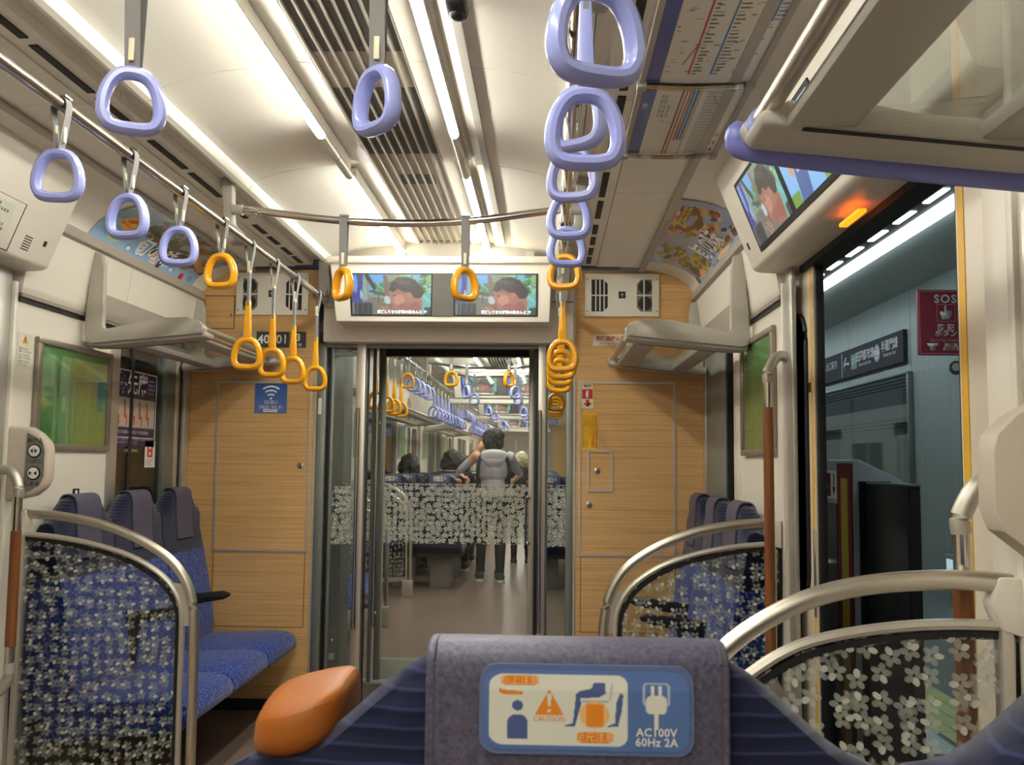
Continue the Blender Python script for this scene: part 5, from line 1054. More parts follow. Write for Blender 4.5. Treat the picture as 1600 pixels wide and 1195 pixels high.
# ================================================================== STATION BEYOND THE OPEN DOOR
PWALL = ramp_mat('ribbed_grey_wall', [(122, 132, 128), (140, 150, 145)], (0.2, 90, 0.2), 1.6, 0.5, 2, bump=0.4)
PGREY = mat('station_grey', (128, 136, 136), 0.55); PCEIL = mat('station_ceiling', (176, 184, 180), 0.6); MAROON = mat('maroon_sign', (112, 18, 32), 0.6); PDARK = mat('dark_glass_panel', (52, 56, 60), 0.3)
pf = struct('floor'); build('platform_slab', MB().box(1.46, 4.3, -2, 40, -0.9, -0.035), mat('platform_tiles', (96, 104, 104), 0.45, var=0.1), pf)
for k in range(4): build('tactile_strip', MB().box(2.36 + 0.086 * k, 2.44 + 0.086 * k, -2, 30, -0.036, -0.029), mat('tactile_yellow', (196, 200, 130), 0.6) if 'tactile_yellow' not in bpy.data.materials else bpy.data.materials['tactile_yellow'], pf)
for k in range(40): build('tactile_joint', MB().box(2.36, 2.70, 2.0 + 0.3 * k, 2.006 + 0.3 * k, -0.0295, -0.0285), PGREY, pf)
ps = struct('wall_station')
for k in range(16):
    y = -2 + k * 2.0
    build('wall_panel', MB().box(4.25, 4.4, y + 0.004, y + 1.996, -0.04, 3.06), PWALL, ps)
build('wall_end', MB().box(1.4, 4.4, 32, 32.1, -0.9, 3.1), PGREY, ps)
pc = struct('ceiling')
for k in range(18): build('ceiling_tile', MB().box(1.2, 4.4, -2 + 2 * k + 0.004, 2 * k - 0.004, 3.04, 3.1), PCEIL, pc)
build('ceiling_drop', MB().box(1.5, 3.15, -2, 32, 2.99, 3.045), DARK, pc)
sl = thing('platform_light', (3.23, 8, 3.0), 'long white fluorescent strip along the station ceiling', 'lamp'); build('light_strip', MB().box(3.205, 3.315, 1.0, 30, 2.985, 3.0), STRIP, sl); build('strip_lip', MB().box(3.165, 3.19, 1.0, 30, 2.972, 3.0), STRIP, sl)
for k in range(12):  # emissive bars imitate the bright reflections along the louvre
    y = 5.0 + 0.56 * k
    tag(build('louvre_reflection', MB().box(3.03, 3.075, y, y + 0.34, 2.983, 2.989), STRIP), f'{ORD[k]} short reflected-light dash from the open door beside the platform strip' , 'lamp', 'reflected-light dashes beside the platform strip')
gt = thing('platform_gate', (1.85, 4.6, -0.035), 'white platform gate housing with red and yellow end stripes outside the door', 'gate')
build('gate_casing', MB().prism([(1.75, 3.96, -0.035), (1.96, 3.96, -0.035), (1.96, 3.96, 1.13), (1.945, 3.96, 1.155), (1.775, 3.96, 1.238), (1.75, 3.96, 1.234)], (0, 3.0, 0)), mat('gate_white', (176, 188, 196), 0.45), gt, bevel=0.004)
build('red_frame', MB().box(1.744, 1.751, 3.965, 4.155, 0.0, 1.222), MAROON, gt); build('yellow_stripe', MB().box(1.742, 1.745, 4.01, 4.10, 0.0, 1.16), mat('gate_yellow', (186, 160, 40), 0.5), gt)
build('notice_plate', MB().box(1.744, 1.750, 4.17, 4.50, 1.07, 1.19), WHITE, gt); build('notice_red', MB().box(1.742, 1.7445, 4.25, 4.48, 1.08, 1.18), MAROON, gt)
tag(letter('exit', (1.7415, 4.34, 1.13), 'right', WHITE, gt, scale=0.45), kind='stuff'); build('arrow_mark', MB().prism([(1.743, y, z) for y, z in ((4.205, 1.18), (4.195, 1.18), (4.195, 1.12), (4.18, 1.12), (4.20, 1.085), (4.22, 1.12), (4.205, 1.12))], (0.001, 0, 0)), BLACKP, gt, angle=0)
build('gate_window', MB().box(1.744, 1.750, 4.17, 5.6, -0.03, 1.05), PDARK, gt); build('gate_lamp', MB().ball((1.742, 4.36, 0.79), 0.008), mat('green_lamp', (220, 255, 220), 0.4, emit=4), gt)
build('end_recess', MB().box(1.772, 1.90, 3.952, 3.962, 0.0, 1.150), BLACK, gt)
gl = thing('gate_leaf', (1.82, 3.7, -0.035), 'dark grey sliding leaf of the platform gate', 'gate'); build('leaf_panel', MB().box(1.800, 1.83, 3.51, 3.955, 0.0, 1.140), PDARK, gl, bevel=0.003); build('leaf_edge', MB().box(1.797, 1.836, 3.475, 3.512, 0.0, 1.146), BLACK, gl, bevel=0.006); build('leaf_cap', MB().box(1.797, 1.836, 3.47, 3.955, 1.140, 1.148), PGREY, gl)
tag(build('floor_mat', MB().box(2.10, 2.33, 4.35, 4.75, -0.034, -0.028), mat('pale_mat', (196, 206, 200), 0.6), bevel=0.003), 'pale square marker on the platform floor beside the yellow strip', 'marker')
so = thing('sos_sign', (3.97, 8.6, 2.2), 'maroon SOS security button sign on the station wall', 'sign'); x0, x1 = 3.80, 4.24
build('sign_board', MB().box(x0, x1, 8.60, 8.64, 2.20, 2.785), MAROON, so)
for a in ((x0 + .01, x1 - .01, 2.77, 2.775), (x0 + .01, x1 - .01, 2.21, 2.215), (x0 + .01, x0 + .015, 2.21, 2.775), (x1 - .015, x1 - .01, 2.21, 2.775)): build('border_line', MB().box(a[0], a[1], 8.598, 8.601, a[2], a[3]), mat('dull_rose', (170, 110, 116), 0.5) if 'dull_rose' not in bpy.data.materials else bpy.data.materials['dull_rose'], so)
SGW = mat('sign_white', (176, 172, 172), 0.5)
tag(letter('sos', (4.04, 8.597, 2.70), 'front', SGW, so, scale=0.62), kind='stuff'); tag(letter('bohan', (4.04, 8.597, 2.418), 'front', SGW, so, scale=0.60), kind='stuff'); tag(letter('sec', (4.04, 8.597, 2.335), 'front', bpy.data.materials['dull_rose'], so, scale=0.9), kind='stuff'); tag(letter('ekiin', (4.10, 8.597, 2.27), 'front', SGW, so, scale=0.7), kind='stuff')
build('hand_mark', MB().prism([(x + 3.99, 8.597, z + 2.52) for x, z in ((0.02, 0.0), (0.09, 0.0), (0.105, 0.055), (0.10, 0.08), (0.06, 0.08), (0.058, 0.125), (0.042, 0.125), (0.038, 0.06), (0.012, 0.075), (0.002, 0.062))], (0, 0.002, 0)), SGW, so, angle=0)
for a in ((3.965, 4.125, 2.652, 2.656), (3.965, 4.125, 2.50, 2.504), (3.965, 3.969, 2.504, 2.652), (4.121, 4.125, 2.504, 2.652)): build('mark_frame', MB().box(a[0], a[1], 8.598, 8.601, a[2], a[3]), bpy.data.materials['dull_rose'], so)
build('cap_mark', MB().prism([(x + 3.87, 8.597, z + 2.235) for x, z in ((0, 0.07), (0.10, 0.07), (0.095, 0.045), (0.075, 0.04), (0.07, 0.01), (0.05, 0.0), (0.03, 0.01), (0.028, 0.04), (0.01, 0.05))], (0, 0.002, 0)), SGW, so, angle=0)
ds = thing('direction_sign', (4.24, 12, 2.3), 'dark direction sign with line names and arrow on the station wall', 'sign')
build('sign_board', MB().box(4.205, 4.245, 10.08, 14.6, 2.30, 2.64), mat('sign_slate', (44, 47, 52), 0.75, spec=0.2), ds); build('divider', MB().box(4.203, 4.206, 12.16, 12.175, 2.32, 2.62), SGW, ds)
build('line_badge', MB().box(4.202, 4.206, 11.58, 11.80, 2.38, 2.56), mat('dull_green', (70, 110, 96), 0.5), ds); build('line_badge', MB().disc((4.202, 10.88, 2.48), 0.10, (1, 0, 0), 0.004, 24), mat('dull_violet', (120, 112, 140), 0.5), ds); build('line_badge', MB().disc((4.2015, 10.88, 2.48), 0.07, (1, 0, 0), 0.004, 24), SGW, ds)
for key, y, z, m in (('arrow', 11.98, 2.46, SGW), ('dt', 11.69, 2.47, SGW), ('denen', 11.29, 2.50, SGW), ('denen2', 11.29, 2.41, SGW), ('z', 10.88, 2.48, PDARK), ('hanzo', 10.48, 2.52, SGW), ('hanzo2', 10.48, 2.43, SGW), ('deguchi', 12.6, 2.50, SGW)):
    tag(letter(key, (4.200, y, z), 'right', m, ds, scale=0.8 if key == 'arrow' else 1.0), kind='stuff')
build('line_badge', MB().disc((4.202, 12.98, 2.48), 0.09, (1, 0, 0), 0.004, 20), SGW, ds)
bd = thing('notice_case', (4.24, 11.5, 1.2), 'large glazed grey panel case on the station wall behind the platform gate', 'panel')
build('case_back', MB().box(4.215, 4.248, 9.97, 14.8, 0.5, 2.17), PGREY, bd)
for a in ((9.95, 9.99, 0.5, 2.18), (9.95, 14.8, 2.165, 2.19)): build('case_frame', MB().box(4.195, 4.248, *a), mat('case_frame_steel', (112, 118, 118), 0.4, 0.5) if 'case_frame_steel' not in bpy.data.materials else bpy.data.materials['case_frame_steel'], bd, bevel=0.004)
for z in (2.04, 2.075, 2.11, 1.62, 1.66, 1.70):
    build('dark_band', MB().box(4.2125, 4.216, 10.0, 14.8, z, z + 0.014), DARK, bd)
pm = MB()
for y in (10.06, 10.12, 11.78, 11.84):
    for k in range(28): pm.box(4.2125, 4.216, y, y + 0.035, 1.05 + 0.035 * k, 1.07 + 0.035 * k)
tag(build('perforation_dots', pm, DARK, bd), kind='stuff')
build('case_pane', MB().box(4.200, 4.204, 9.99, 14.8, 0.5, 2.165), GLASS, bd)
sp = thing('wall_spotlight', (4.15, 8.7, 2.08), 'black round spotlight on the station wall under the SOS sign', 'lamp'); build('spot_body', MB().tube([(4.10, 8.55, 2.09), (4.16, 8.70, 2.09)], 0.055, 18), BLACK, sp); build('spot_ring', MB().disc((4.098, 8.545, 2.09), 0.035, (0.37, 0.93, 0), 0.004), GREYD, sp); build('spot_arm', MB().box(4.15, 4.25, 8.66, 8.70, 2.06, 2.09), BLACK, sp)
for nm, z0, z1 in (('upper small maroon plate on the station wall by the yellow door edge', 1.04, 1.16), ('lower small maroon plate on the station wall by the yellow door edge', 0.86, 0.98)):
    t = thing('alarm_plate', (4.24, 8.6, z0), nm, 'sign', 'small maroon plates on the station wall'); build('plate_base', MB().box(4.22, 4.249, 8.52, 8.66, z0, z1), MAROON, t, bevel=0.004); build('plate_mark', MB().box(4.217, 4.221, 8.565, 8.615, z0 + 0.02, z1 - 0.02), SGW, t)
t = thing('wall_screen', (4.2, 8.9, 0.1), 'small lit screen low on the station wall beside the grab pole', 'screen'); build('screen_case', MB().box(4.16, 4.249, 8.72, 9.05, 0.06, 0.42), PGREY, t, bevel=0.008); build('screen_face', MB().box(4.155, 4.161, 8.76, 9.01, 0.12, 0.38), mat('pale_screen', (176, 206, 216), 0.3, emit=0.28), t)
# ================================================================== THE NEXT CAR, SEEN THROUGH THE GANGWAY
MY = lambda y: 10.34 - y
NB, NE = 5.61, 25.0
nf = struct('floor'); build('floor_sheet', MB().box(-1.34, 1.34, NB, NE, -0.06, 0), FLOORM, nf)
nc = struct('ceiling')
y = NB
while y < NE - 0.5:
    ceiling_segment(nc, y, min(y + 3.36, NE)); y += 3.36
build('grille_backing', MB().box(-0.13, 0.13, NB, NE, 2.300, 2.36), GREYC, nc)
for k in range(6): build('air_outlet', MB().box(-0.125, 0.122, 6.4 + 3.2 * k, 8.0 + 3.2 * k, 2.2985, 2.3005), OUTLET, nc)
for i in range(9): build('grille_slat', MB().box(-0.1295 + i * 0.0315, -0.1225 + i * 0.0315, NB, NE, 2.281, 2.300), ALUW, nc)
for sx in (-1, 1):
    build('cove_panel', MB().xz([(sx * x, z) for x, z in cove()] + [(sx * 1.34, 2.025), (sx * 1.34, 2.36), (sx * 0.97, 2.36)], NB, NE), CEIL, nc, angle=28)
nw = struct('wall_front')
for sx in (-1, 1): build('oak_panel', MB().box(sx * 0.645, sx * 1.28, NB, NB + 0.03, 0.0, 2.168), WOOD, nw)
build('end_board', MB().box(-0.645, 0.645, NB + 0.02, NB + 0.05, 1.90, 2.36), GREYC, nw)
eb = struct('wall_back')
for sx in (-1, 1): build('oak_panel', MB().box(sx * 0.645, sx * 1.28, NE, NE + 0.03, 0, 2.168), WOOD, eb)
build('end_board', MB().box(-0.645, 0.645, NE, NE + 0.03, 1.8, 2.36), GREYC, eb); build('end_door', MB().box(-0.645, 0.645, NE + 0.02, NE + 0.05, 0, 1.8), GREYP, eb); build('end_post', MB().box(0.30, 0.34, NE - 0.01, NE + 0.02, 0, 1.8), ALUW, eb); build('end_post', MB().box(-0.34, -0.30, NE - 0.01, NE + 0.02, 0, 1.8), ALUW, eb)
DOORC = [7.99, 12.81, 17.63, 22.45]
LEAFG = mat('leaf_dark_pane', (30, 34, 34), 0.15)
for sx in (-1, 1):
    w = struct('wall_left' if sx < 0 else 'wall_right')
    build('upper_panel', MB().xz([(sx * 1.232, 2.026), (sx * 1.28, 1.74), (sx * 1.36, 1.74), (sx * 1.36, 2.026)], NB, NE), CREAM, w)
    prev = NB
    for c in DOORC + [NE + 0.65]:
        a, b = prev, c - 0.65
        if b > a:
            build('wall_panel', MB().box(sx * 1.28, sx * 1.36, a, b, 0, 0.98), CREAM, w); build('wall_panel', MB().box(sx * 1.28, sx * 1.36, a, b, 1.69, 1.74), CREAM, w)
            pw = 0.78
            if a > NB: build('wall_panel', MB().box(sx * 1.28, sx * 1.36, a, a + pw, 0.98, 1.69), CREAM, w)
            if b < NE: build('wall_panel', MB().box(sx * 1.28, sx * 1.36, b - pw, b, 0.98, 1.69), CREAM, w)
            g0, g1 = (a if a == NB else a + pw), (b if b >= NE else b - pw)
            build('window_pane', MB().box(sx * 1.305, sx * 1.31, g0, g1, 0.98, 1.69), GLASSW, w)
            for yy in (g0, (g0 + g1) / 2, g1 - 0.08): build('window_pillar', MB().box(sx * 1.275, sx * 1.32, yy, yy + 0.08, 0.98, 1.69), ALUW, w)
        if c < NE:
            for q in (c - 0.65, c + 0.61): build('jamb_panel', MB().box(sx * 1.275, sx * 1.36, q, q + 0.04, 0, 1.80), ALUW, w)
            for q in (c - 0.61, c + 0.005): build('door_leaf', MB().box(sx * 1.32, sx * 1.35, q, q + 0.60, 0, 1.80), LEAFW, w); build('leaf_pane', MB().yz(rounded(q + 0.08, q + 0.52, 0.8, 1.66, 0.08), sx * 1.316, sx * 1.322), LEAFG, w)
            build('door_housing', MB().xz([(sx * x, z) for x, z in ((1.06, 2.166), (1.185, 1.85), (1.24, 1.80), (1.36, 1.80), (1.36, 2.166))], c - 0.80, c + 0.80), CREAM, w)
        prev = c + 0.65
def green_card(sx, y, lab):
    t = thing('framed_poster', (sx * 1.27, y, 1.2), lab, 'poster', 'wall posters in the next car'); build('frame_board', MB().box(sx * 1.268, sx * 1.2795, y - 0.29, y + 0.29, 1.24, 1.66), ALUW, t); build('print', MB().box(sx * 1.264, sx * 1.268, y - 0.26, y + 0.26, 1.27, 1.63), mat('green_card', (132, 164, 124), 0.4) if 'green_card' not in bpy.data.materials else bpy.data.materials['green_card'], t)
for k, y in enumerate((6.85, 9.1, 11.7, 13.95, 16.5)): green_card(-1, y, f'{ORD[k]} pale green poster from the gangway on the left wall of the next car')
for i, y in enumerate((5.72, 7.40, 9.08, 10.76, 12.44, 14.12, 15.80, 17.48, 19.16, 20.84, 22.52)):
    for sx in (-1, 1): copy_tree(lamp0, (sx * 0.212, y, 2.24), None, f'{ORD[i]} glowing ceiling tube from the gangway on the {SIDE[sx]} of the next car', 'ceiling tubes of the next car')
def far_rail(x, lab):
    t = thing('handrail', (x, 6.0, RZ), lab, 'rail', 'handrails of the next car'); build('rail_tube', MB().tube([(x, 5.72, RZ), (x, 10, RZ), (x, 21, RZ)], 0.0145, 10), STEEL, t); s = -1 if x < 0 else 1
    for y in (7.06, 8.8, 12.0, 13.6, 16.8, 18.4): build('ceiling_post', MB().box(x + s * 0.01, x + s * 0.05, y - 0.02, y + 0.02, 1.96, 2.21), GREYP, t)
far_rail(RXL, 'steel handrail along the left side of the next car'); far_rail(RXR, 'steel handrail along the right side of the next car')
def far_cross(y, k):
    t = thing('cross_handrail', (0, y, 2.05), f'{ORD[k]} steel cross rail from the gangway in the next car', 'rail', 'cross rails of the next car')
    build('rail_tube', MB().tube(smooth([(-0.545, y, 2.086), (-0.25, y, 2.052), (0.0, y, 2.040), (0.25, y, 2.050), (0.545, y, 2.086)], 4), 0.0135, 8), STEEL, t)
    c = 'yellow' if k == 0 else 'lavender'
    for x, side in ((-0.205, 'left'), (0.222, 'right')): make_strap(c, 'cross', (x, y, 2.048), f'{side} {c} strap on the {ORD[k]} cross rail of the next car', 'straps on the cross rails of the next car', rng.uniform(-1, 1))
for k, y in enumerate((7.06, 8.4, 9.3, 11.6, 12.6, 13.4, 15.4, 16.9)): far_cross(y, k)
frow = [(5.96, 'yellow', 'long'), (6.35, 'yellow', 'long'), (6.66, 'yellow', 'long'), (6.97, 'yellow', 'long'), (7.27, 'yellow', 'short'), (7.63, 'lavender', 'short'), (7.97, 'lavender', 'short'), (8.32, 'lavender', 'short'), (8.66, 'lavender', 'short')]
def run(y0, n, k): return [(y0 + 0.335 * i, 'lavender', k) for i in range(n)]
frow += run(9.0, 10, 'long') + run(12.35, 4, 'short') + run(13.7, 10, 'long') + run(17.05, 4, 'short') + run(18.4, 5, 'long')
for side, x, rows in (('left', RXL, frow), ('right', RXR, frow[:14])):
    cnt = {}
    for i, (y, c, k) in enumerate(rows):
        n_ = cnt.get((c, k), 0); cnt[(c, k)] = n_ + 1
        zone = 'beside the bench' if y < 7.1 else 'near the first door' if y < 8.8 else 'over the first seat rows' if y < 12.2 else 'beyond the first seat rows'
        make_strap(c, k, (x, y, RZ), f'{ORD[n_]} {c} {"short" if k == "short" else "long-stemmed"} strap from the gangway on the {side} rail of the next car', f'{c} {k} straps {side} in the next car {zone}', rng.uniform(-0.3, 0.3))
for sx in (-1, 1):
    rack(sx, 5.66, 6.76, f'{SIDE[sx]} luggage rack just inside the next car', False, 'luggage racks of the next car')
    partition(sx, MY(3.20), f'{SIDE[sx]} glass partition at the near side of the next car\'s first door', 0, 0, 'glass partitions of the next car'); partition(sx, MY(1.60), f'{SIDE[sx]} glass partition at the far side of the next car\'s first door', 0.05, 0.035, 'glass partitions of the next car')
    grab_pole(sx, 1.21, MY(3.09), 1.56, 1.394, 0.60, 0.50, f'{SIDE[sx]} grab pole with brown grip just inside the next car', MY(3.105))
    bench_ = bench(sx, 5.68, f'{SIDE[sx]} blue bench just inside the next car')
rack(-1, 8.85, 11.95, 'left luggage rack over the first seat rows of the next car', False, 'luggage racks of the next car'); rack(-1, 13.65, 16.75, 'left luggage rack over the second seat rows of the next car', False, 'luggage racks of the next car'); rack(1, 8.85, 11.95, 'right luggage rack over the first seat rows of the next car', False, 'luggage racks of the next car')
for k, y in enumerate((10.35, 14.1, 19.6)):
    copy_tree(gd0, (0, y, 1.905), None, f'{ORD[k]} hanging twin screen display from the gangway in the next car', 'hanging displays of the next car')
    b = thing('display_bar', (0, y, 1.86), f'pale cross bar under the {ORD[k]} hanging display of the next car', 'bar', 'display bars of the next car'); build('bar_body', MB().box(-0.56, 0.56, y + 0.02, y + 0.14, 1.845, 1.90), CREAM, b, bevel=0.01)
    for x in (-0.5, 0.5): build('bar_stay', MB().box(x - 0.012, x + 0.012, y + 0.06, y + 0.09, 1.88, 2.25), GREYP, b)
for r, y in enumerate((9.15, 10.10, 11.05, 13.85, 14.80)):
    for x, nm in ((-0.985, 'left window seat'), (-0.524, 'left aisle seat'), (0.524, 'right aisle seat'), (0.985, 'right window seat')):
        if 'x%s' % nm not in LABELS:
            o = make_cross_seat({'left aisle seat': False, 'right aisle seat': True}.get(nm), f'navy {nm} in row {ORD[r]} of the next car', 'navy cross seats of the next car', False); LABELS['x%s' % nm] = o; o.location = (x, y, 0); o['label'] = f'navy {nm} in the {ORD[r]} row of the next car'
        else: copy_tree(LABELS['x%s' % nm], (x, y, 0), None, f'navy {nm} in the {ORD[r]} row of the next car', 'navy cross seats of the next car')

# ------------------------------------------------------------------ passengers
SKIN = mat('skin', (206, 150, 122), 0.55)
def cap(mb, a, b, r0, r1, n=5):
    A, B = Vector(a), Vector(b); mb.tube([A.lerp(B, k / n) for k in range(n + 1)], [r0 + (r1 - r0) * k / n for k in range(n + 1)], 10)
    mb.ball(tuple(A), r0, 10, 6); mb.ball(tuple(B), r1, 10, 6)
def hand(mb, w, d, side, curl=0.5):
    """palm, four unequal bent fingers and a thumb off the side; w wrist, d direction"""
    w = Vector(w); d = Vector(d).normalized(); s = d.cross(Vector((0, 1, 0))).normalized(); n = s.cross(d).normalized()
    cap(mb, w, w + d * 0.07, 0.024, 0.030, 3)
    for k, L in enumerate((0.065, 0.075, 0.070, 0.055)):
        o = w + d * 0.075 + s * ((k - 1.5) * 0.019); m = o + d * L * 0.5 + n * curl * 0.012; cap(mb, o, m, 0.0095, 0.009, 2); cap(mb, m, m + d * L * 0.4 + n * curl * 0.03, 0.009, 0.0075, 2)
    cap(mb, w + d * 0.025 + s * side * 0.026, w + d * 0.06 + s * side * 0.052, 0.0105, 0.009, 2)
def person(label, loc, J, top, trousers, hair, hairm, face_dir=1, rz=0.0, scale=1.0, voxel=0.010, shoes=True, extra=None, hands=True, group='passengers in the next car'):
    """J: joint positions; the body is one surface fused from tapered limbs, coloured by region"""
    mb = MB(); P = J
    mb.ball(P['pelvis'], (0.165, 0.115, 0.13)); mb.ball(P['waist'], (0.145, 0.105, 0.14)); mb.ball(P['chest'], (0.175, 0.115, 0.17)); mb.ball(P['upper'], (0.165, 0.095, 0.10))
    cap(mb, P['upper'], P['neck'], 0.06, 0.05); cap(mb, P['neck'], P['head'], 0.05, 0.06)
    h = Vector(P['head']); f = face_dir
    mb.ball(tuple(h), (0.078, 0.095, 0.112), 14, 10); mb.ball((h.x, h.y + f * 0.05, h.z - 0.06), (0.05, 0.045, 0.05)); mb.ball((h.x, h.y + f * 0.098, h.z - 0.012), (0.013, 0.022, 0.026)); mb.ball((h.x, h.y + f * 0.088, h.z - 0.058), (0.026, 0.012, 0.009))
    for s in (-1, 1): mb.ball((h.x + s * 0.079, h.y, h.z - 0.015), (0.012, 0.022, 0.032)); mb.ball((h.x + s * 0.031, h.y + f * 0.082, h.z + 0.012), (0.014, 0.012, 0.010))
    for s, q in ((-1, 'l'), (1, 'r')):
        cap(mb, P['sh' + q], P['el' + q], 0.056, 0.043); cap(mb, P['el' + q], P['wr' + q], 0.042, 0.026); mb.ball(P['sh' + q], 0.066)
        if hands: hand(mb, P['wr' + q], Vector(P['wr' + q]) - Vector(P['el' + q]), -s)
        cap(mb, P['hip' + q], P['kn' + q], 0.092, 0.062); cap(mb, P['kn' + q], P['an' + q], 0.062, 0.044)
        a = Vector(P['an' + q]); cap(mb, (a.x, a.y - f * 0.02, 0.045 + a.z - 0.09), (a.x, a.y + f * 0.13, 0.035 + a.z - 0.09), 0.042, 0.034)
    me = bpy.data.meshes.new('body'); me.from_pydata(mb.v, [], mb.f)
    o = bpy.data.objects.new('body', me); COL.objects.link(o)
    md = o.modifiers.new('r', 'REMESH'); md.mode = 'VOXEL'; md.voxel_size = voxel; sm = o.modifiers.new('s', 'SMOOTH'); sm.iterations = 3; sm.factor = 0.5
    m2 = bpy.data.meshes.new_from_object(o.evaluated_get(bpy.context.evaluated_depsgraph_get())); bpy.data.objects.remove(o); m2.name = 'body'
    for m in (top, trousers, SKIN): m2.materials.append(m)
    zc = P['waist'][2] - 0.12; slv = [Vector(P['el' + q]).lerp(Vector(P['wr' + q]), P.get('sleeve', 0.95)) for q in 'lr']
    cs = np.empty(len(m2.polygons) * 3); m2.polygons.foreach_get('center', cs); cs = cs.reshape(-1, 3)
    idx = np.zeros(len(cs), np.int32)
    legs = [P[k] for k in ('hipl', 'knl', 'anl', 'hipr', 'knr', 'anr')]
    def dseg(a, b):
        a, b = np.array(a), np.array(b); d = b - a; t_ = np.clip(((cs - a) @ d) / (d @ d), 0, 1); return np.linalg.norm(cs - (a + t_[:, None] * d), axis=1)
    dl = np.minimum.reduce([dseg(P['hipl'], P['knl']), dseg(P['knl'], P['anl']), dseg(P['hipr'], P['knr']), dseg(P['knr'], P['anr'])]); dt = np.minimum.reduce([dseg(P['pelvis'], P['chest']) - 0.06, dseg(P['shl'], P['ell']), dseg(P['ell'], P['wrl']), dseg(P['shr'], P['elr']), dseg(P['elr'], P['wrr'])])
    idx[(dl < dt + 0.02) | ((cs[:, 2] < zc) & (dl < 0.2) & (dt > 0.05))] = 1
    idx[np.linalg.norm(cs - np.array(P['head']), axis=1) < 0.145] = 2
    for q in 'lr':
        e, w = np.array(P['el' + q]), np.array(P['wr' + q]); d = w - e; tt = ((cs - e) @ d) / (d @ d); rad = np.linalg.norm(cs - (e + np.clip(tt, 0, 2.2)[:, None] * d), axis=1); idx[(tt > P.get('sleeve', 0.9)) & (rad < 0.085) & (dl > 0.06)] = 2
    m2.polygons.foreach_set('material_index', idx)
    t = thing('person', loc, label, 'person', group); t_inv = t.location.copy()
    b = link('body', m2, None, None, angle=0); b.parent = t
    hb = MB()
    for c, r in hair: hb.ball((h.x + c[0], h.y + c[1], h.z + c[2]), r, 14, 10)
    me = bpy.data.meshes.new('hair'); me.from_pydata(hb.v, [], hb.f); o = bpy.data.objects.new('hair', me); COL.objects.link(o)
    md = o.modifiers.new('r', 'REMESH'); md.mode = 'VOXEL'; md.voxel_size = 0.010
    tx = bpy.data.textures.new('hair_tuft', 'CLOUDS'); tx.noise_scale = 0.035; dp = o.modifiers.new('d', 'DISPLACE'); dp.texture = tx; dp.strength = 0.03; dp.mid_level = 0.4
    m3 = bpy.data.meshes.new_from_object(o.evaluated_get(bpy.context.evaluated_depsgraph_get())); bpy.data.objects.remove(o); hobj = link('hair', m3, hairm, None, angle=0); hobj.parent = t
    if shoes:
        for q in 'lr':
            a = Vector(P['an' + q]); z = a.z - 0.09
            s_ = build('shoe', MB().loft([[(a.x + wx * math.cos(k), a.y + f * y, z + zc_ + hz * math.sin(k)) for k in [2 * math.pi * i / 12 for i in range(12)]] for y, wx, zc_, hz in ((-0.075, 0.02, 0.05, 0.03), (-0.06, 0.046, 0.055, 0.048), (0.0, 0.050, 0.065, 0.060), (0.08, 0.052, 0.05, 0.044), (0.15, 0.048, 0.042, 0.034), (0.185, 0.02, 0.036, 0.018))]), mat('shoe_upper', (70, 78, 70), 0.7) if 'shoe_upper' not in bpy.data.materials else bpy.data.materials['shoe_upper'])
            s_.parent = t
            so_ = build('shoe_sole', MB().xy([(a.x + sx_ * w_, a.y + f * y) for sx_, w_, y in ((1, .03, -.078), (1, .05, -.05), (1, .054, .08), (1, .04, .17), (-1, .04, .17), (-1, .054, .08), (-1, .05, -.05), (-1, .03, -.078))], z + 0.002, z + 0.030), WHITE); so_.parent = s_
    if extra: extra(t, P)
    t.rotation_euler = (0, 0, rz); t.scale = (scale,) * 3
    return t
HOOD = mat('grey_hoodie', (176, 172, 178), 0.85, bump=(60, 0.3)); BLKTEE = mat('black_shirt', (30, 31, 34), 0.85); TROU = mat('dark_trousers', (48, 46, 44), 0.85); HAIRD = mat('dark_hair', (30, 27, 27), 0.6, bump=(120, 0.6)); HAIRB = mat('brown_hair', (62, 50, 44), 0.6, bump=(120, 0.6)); HAIRP = mat('pale_hair', (206, 196, 160), 0.6, bump=(120, 0.6))
BASEJ = dict(pelvis=(0, 0, 0.93), waist=(0, 0, 1.05), chest=(0, 0.0, 1.22), upper=(0, 0.02, 1.36), neck=(0, 0.045, 1.44), head=(0, 0.075, 1.555), shl=(-0.19, 0.01, 1.37), shr=(0.19, 0.01, 1.37), ell=(-0.27, 0.02, 1.10), elr=(0.27, 0.03, 1.10), wrl=(-0.24, 0.20, 0.95), wrr=(0.24, 0.20, 0.95),
             hipl=(-0.09, 0, 0.90), hipr=(0.09, 0, 0.90), knl=(-0.10, 0.02, 0.49), knr=(0.10, 0.03, 0.49), anl=(-0.105, -0.01, 0.09), anr=(0.105, 0.0, 0.09))
HAIR1 = [((0, -0.015, 0.02), (0.10, 0.105, 0.112)), ((-0.05, -0.04, -0.02), (0.07, 0.075, 0.09)), ((0.05, -0.04, -0.02), (0.07, 0.075, 0.09)), ((0, -0.055, -0.06), (0.075, 0.05, 0.07))]
J1 = dict(BASEJ); J1.update(ell=(-0.36, 0.06, 1.22), wrl=(-0.185, 0.02, 1.43), elr=(0.30, 0.16, 1.20), wrr=(0.22, 0.34, 1.26), anl=(-0.13, 0.08, 0.09), knl=(-0.11, 0.06, 0.49), anr=(0.09, -0.05, 0.09), sleeve=0.55)
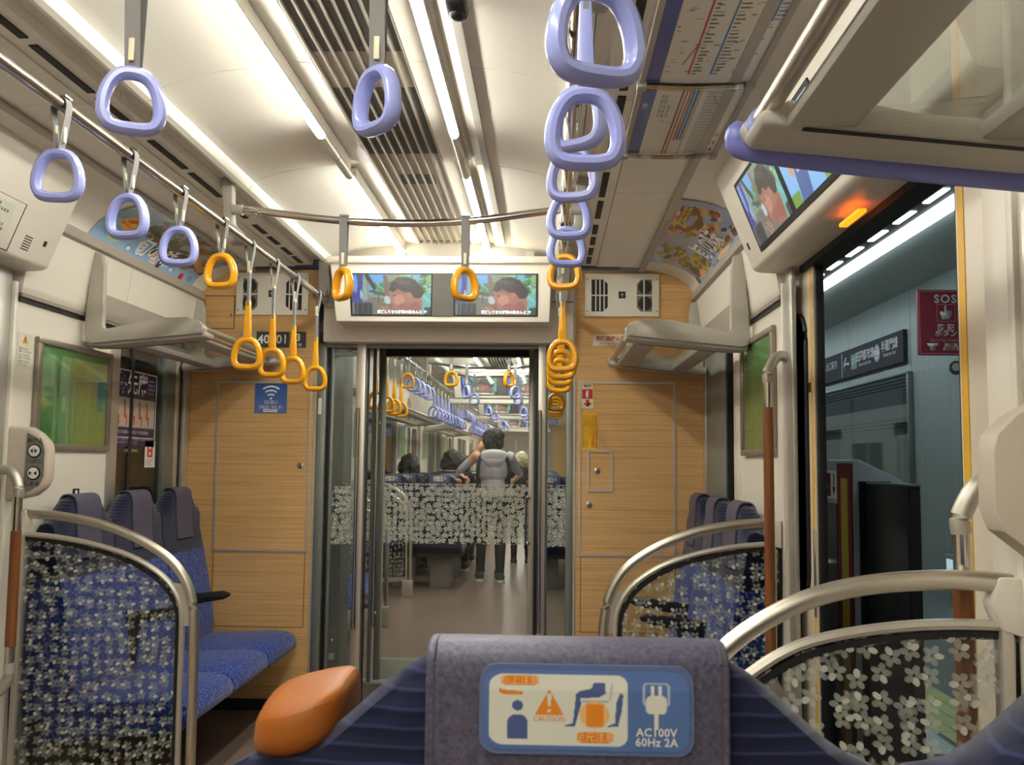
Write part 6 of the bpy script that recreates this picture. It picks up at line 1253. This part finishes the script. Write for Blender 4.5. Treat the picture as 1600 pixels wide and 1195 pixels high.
def hoodie(t, P):
    o = build('hood', MB().loft([[(0.155 * s * math.cos(k), -0.095 - d + 0.05 * (1 - s), z + 0.04 * math.sin(k) * s) for k in [2 * math.pi * i / 14 for i in range(14)]] for s, d, z in ((0.9, 0.02, 1.42), (1.0, 0.035, 1.38), (0.8, 0.045, 1.33), (0.45, 0.035, 1.27), (0.12, 0.022, 1.22))]), HOOD, angle=0); o.parent = t
    for s in (-1, 1):
        q = build('bag_strap', MB().ribbon(smooth([(s * 0.13, -0.075, 1.40), (s * 0.165, -0.112, 1.30), (s * 0.175, -0.118, 1.15), (s * 0.165, -0.10, 1.02)], 4), 0.035, 0.006, (1, 0, 0)), BLACK, angle=0); q.parent = t
    q = build('shoulder_bag', MB().box(-0.27, -0.17, -0.10, 0.08, 0.93, 1.08), mat('bag_grey', (92, 96, 98), 0.8), bevel=0.03); q.parent = t
person('person with dark hair and light grey hoodie standing in the next car\'s aisle', (-0.05, 9.90, 0), J1, HOOD, TROU, HAIR1 + [((0.03, -0.02, 0.05), (0.095, 0.10, 0.09))], HAIRD, 1, 0.12, 0.925, extra=hoodie)
J2 = dict(BASEJ); J2.update(ell=(-0.40, -0.05, 1.20), wrl=(-0.30, -0.25, 1.12), elr=(0.36, -0.06, 1.18), wrr=(0.28, -0.26, 1.10), sleeve=0.2, anl=(-0.105, 0.01, 0.09))
J2['head'] = (0, -0.05, 1.555); J2['neck'] = (0, -0.03, 1.44)
person('person with brown hair and black shirt standing face to face with the hooded person', (-0.10, 10.42, 0), J2, BLKTEE, TROU, [((0, 0.015, 0.02), (0.10, 0.10, 0.112)), ((0, 0.05, -0.04), (0.085, 0.06, 0.10))], HAIRB, -1, 0.0, 0.935)
J3 = dict(BASEJ)
person('person with pale blond hair standing by the right seats of the next car', (0.20, 11.55, 0), J3, BLKTEE, TROU, HAIR1, HAIRP, 1, 0.0, 0.80)
SEATJ = dict(pelvis=(0, 0.28, 0.56), waist=(0, 0.26, 0.70), chest=(0, 0.24, 0.88), upper=(0, 0.25, 1.00), neck=(0, 0.27, 1.07), head=(0, 0.30, 1.165), shl=(-0.18, 0.25, 1.0), shr=(0.18, 0.25, 1.0), ell=(-0.20, 0.34, 0.76), elr=(0.20, 0.34, 0.76), wrl=(-0.11, 0.55, 0.67), wrr=(0.11, 0.55, 0.67), hipl=(-0.09, 0.32, 0.55), hipr=(0.09, 0.32, 0.55), knl=(-0.10, 0.72, 0.54), knr=(0.10, 0.72, 0.54), anl=(-0.10, 0.70, 0.09), anr=(0.10, 0.70, 0.09))
for k, (x, y, hm, lab) in enumerate(((-0.985, 10.10, HAIRD, 'black-haired passenger seated by the left window in the second row of the next car'), (-0.522, 11.05, HAIRB, 'brown-haired passenger seated at the left aisle in the third row of the next car'), (-0.522, 10.10, HAIRD, 'black-haired passenger seated at the left aisle in the second row of the next car'))):
    person(lab, (x, y, 0), SEATJ, BLKTEE, TROU, HAIR1, hm, 1, 0.0, 1.0 + 0.02 * k, 0.012)
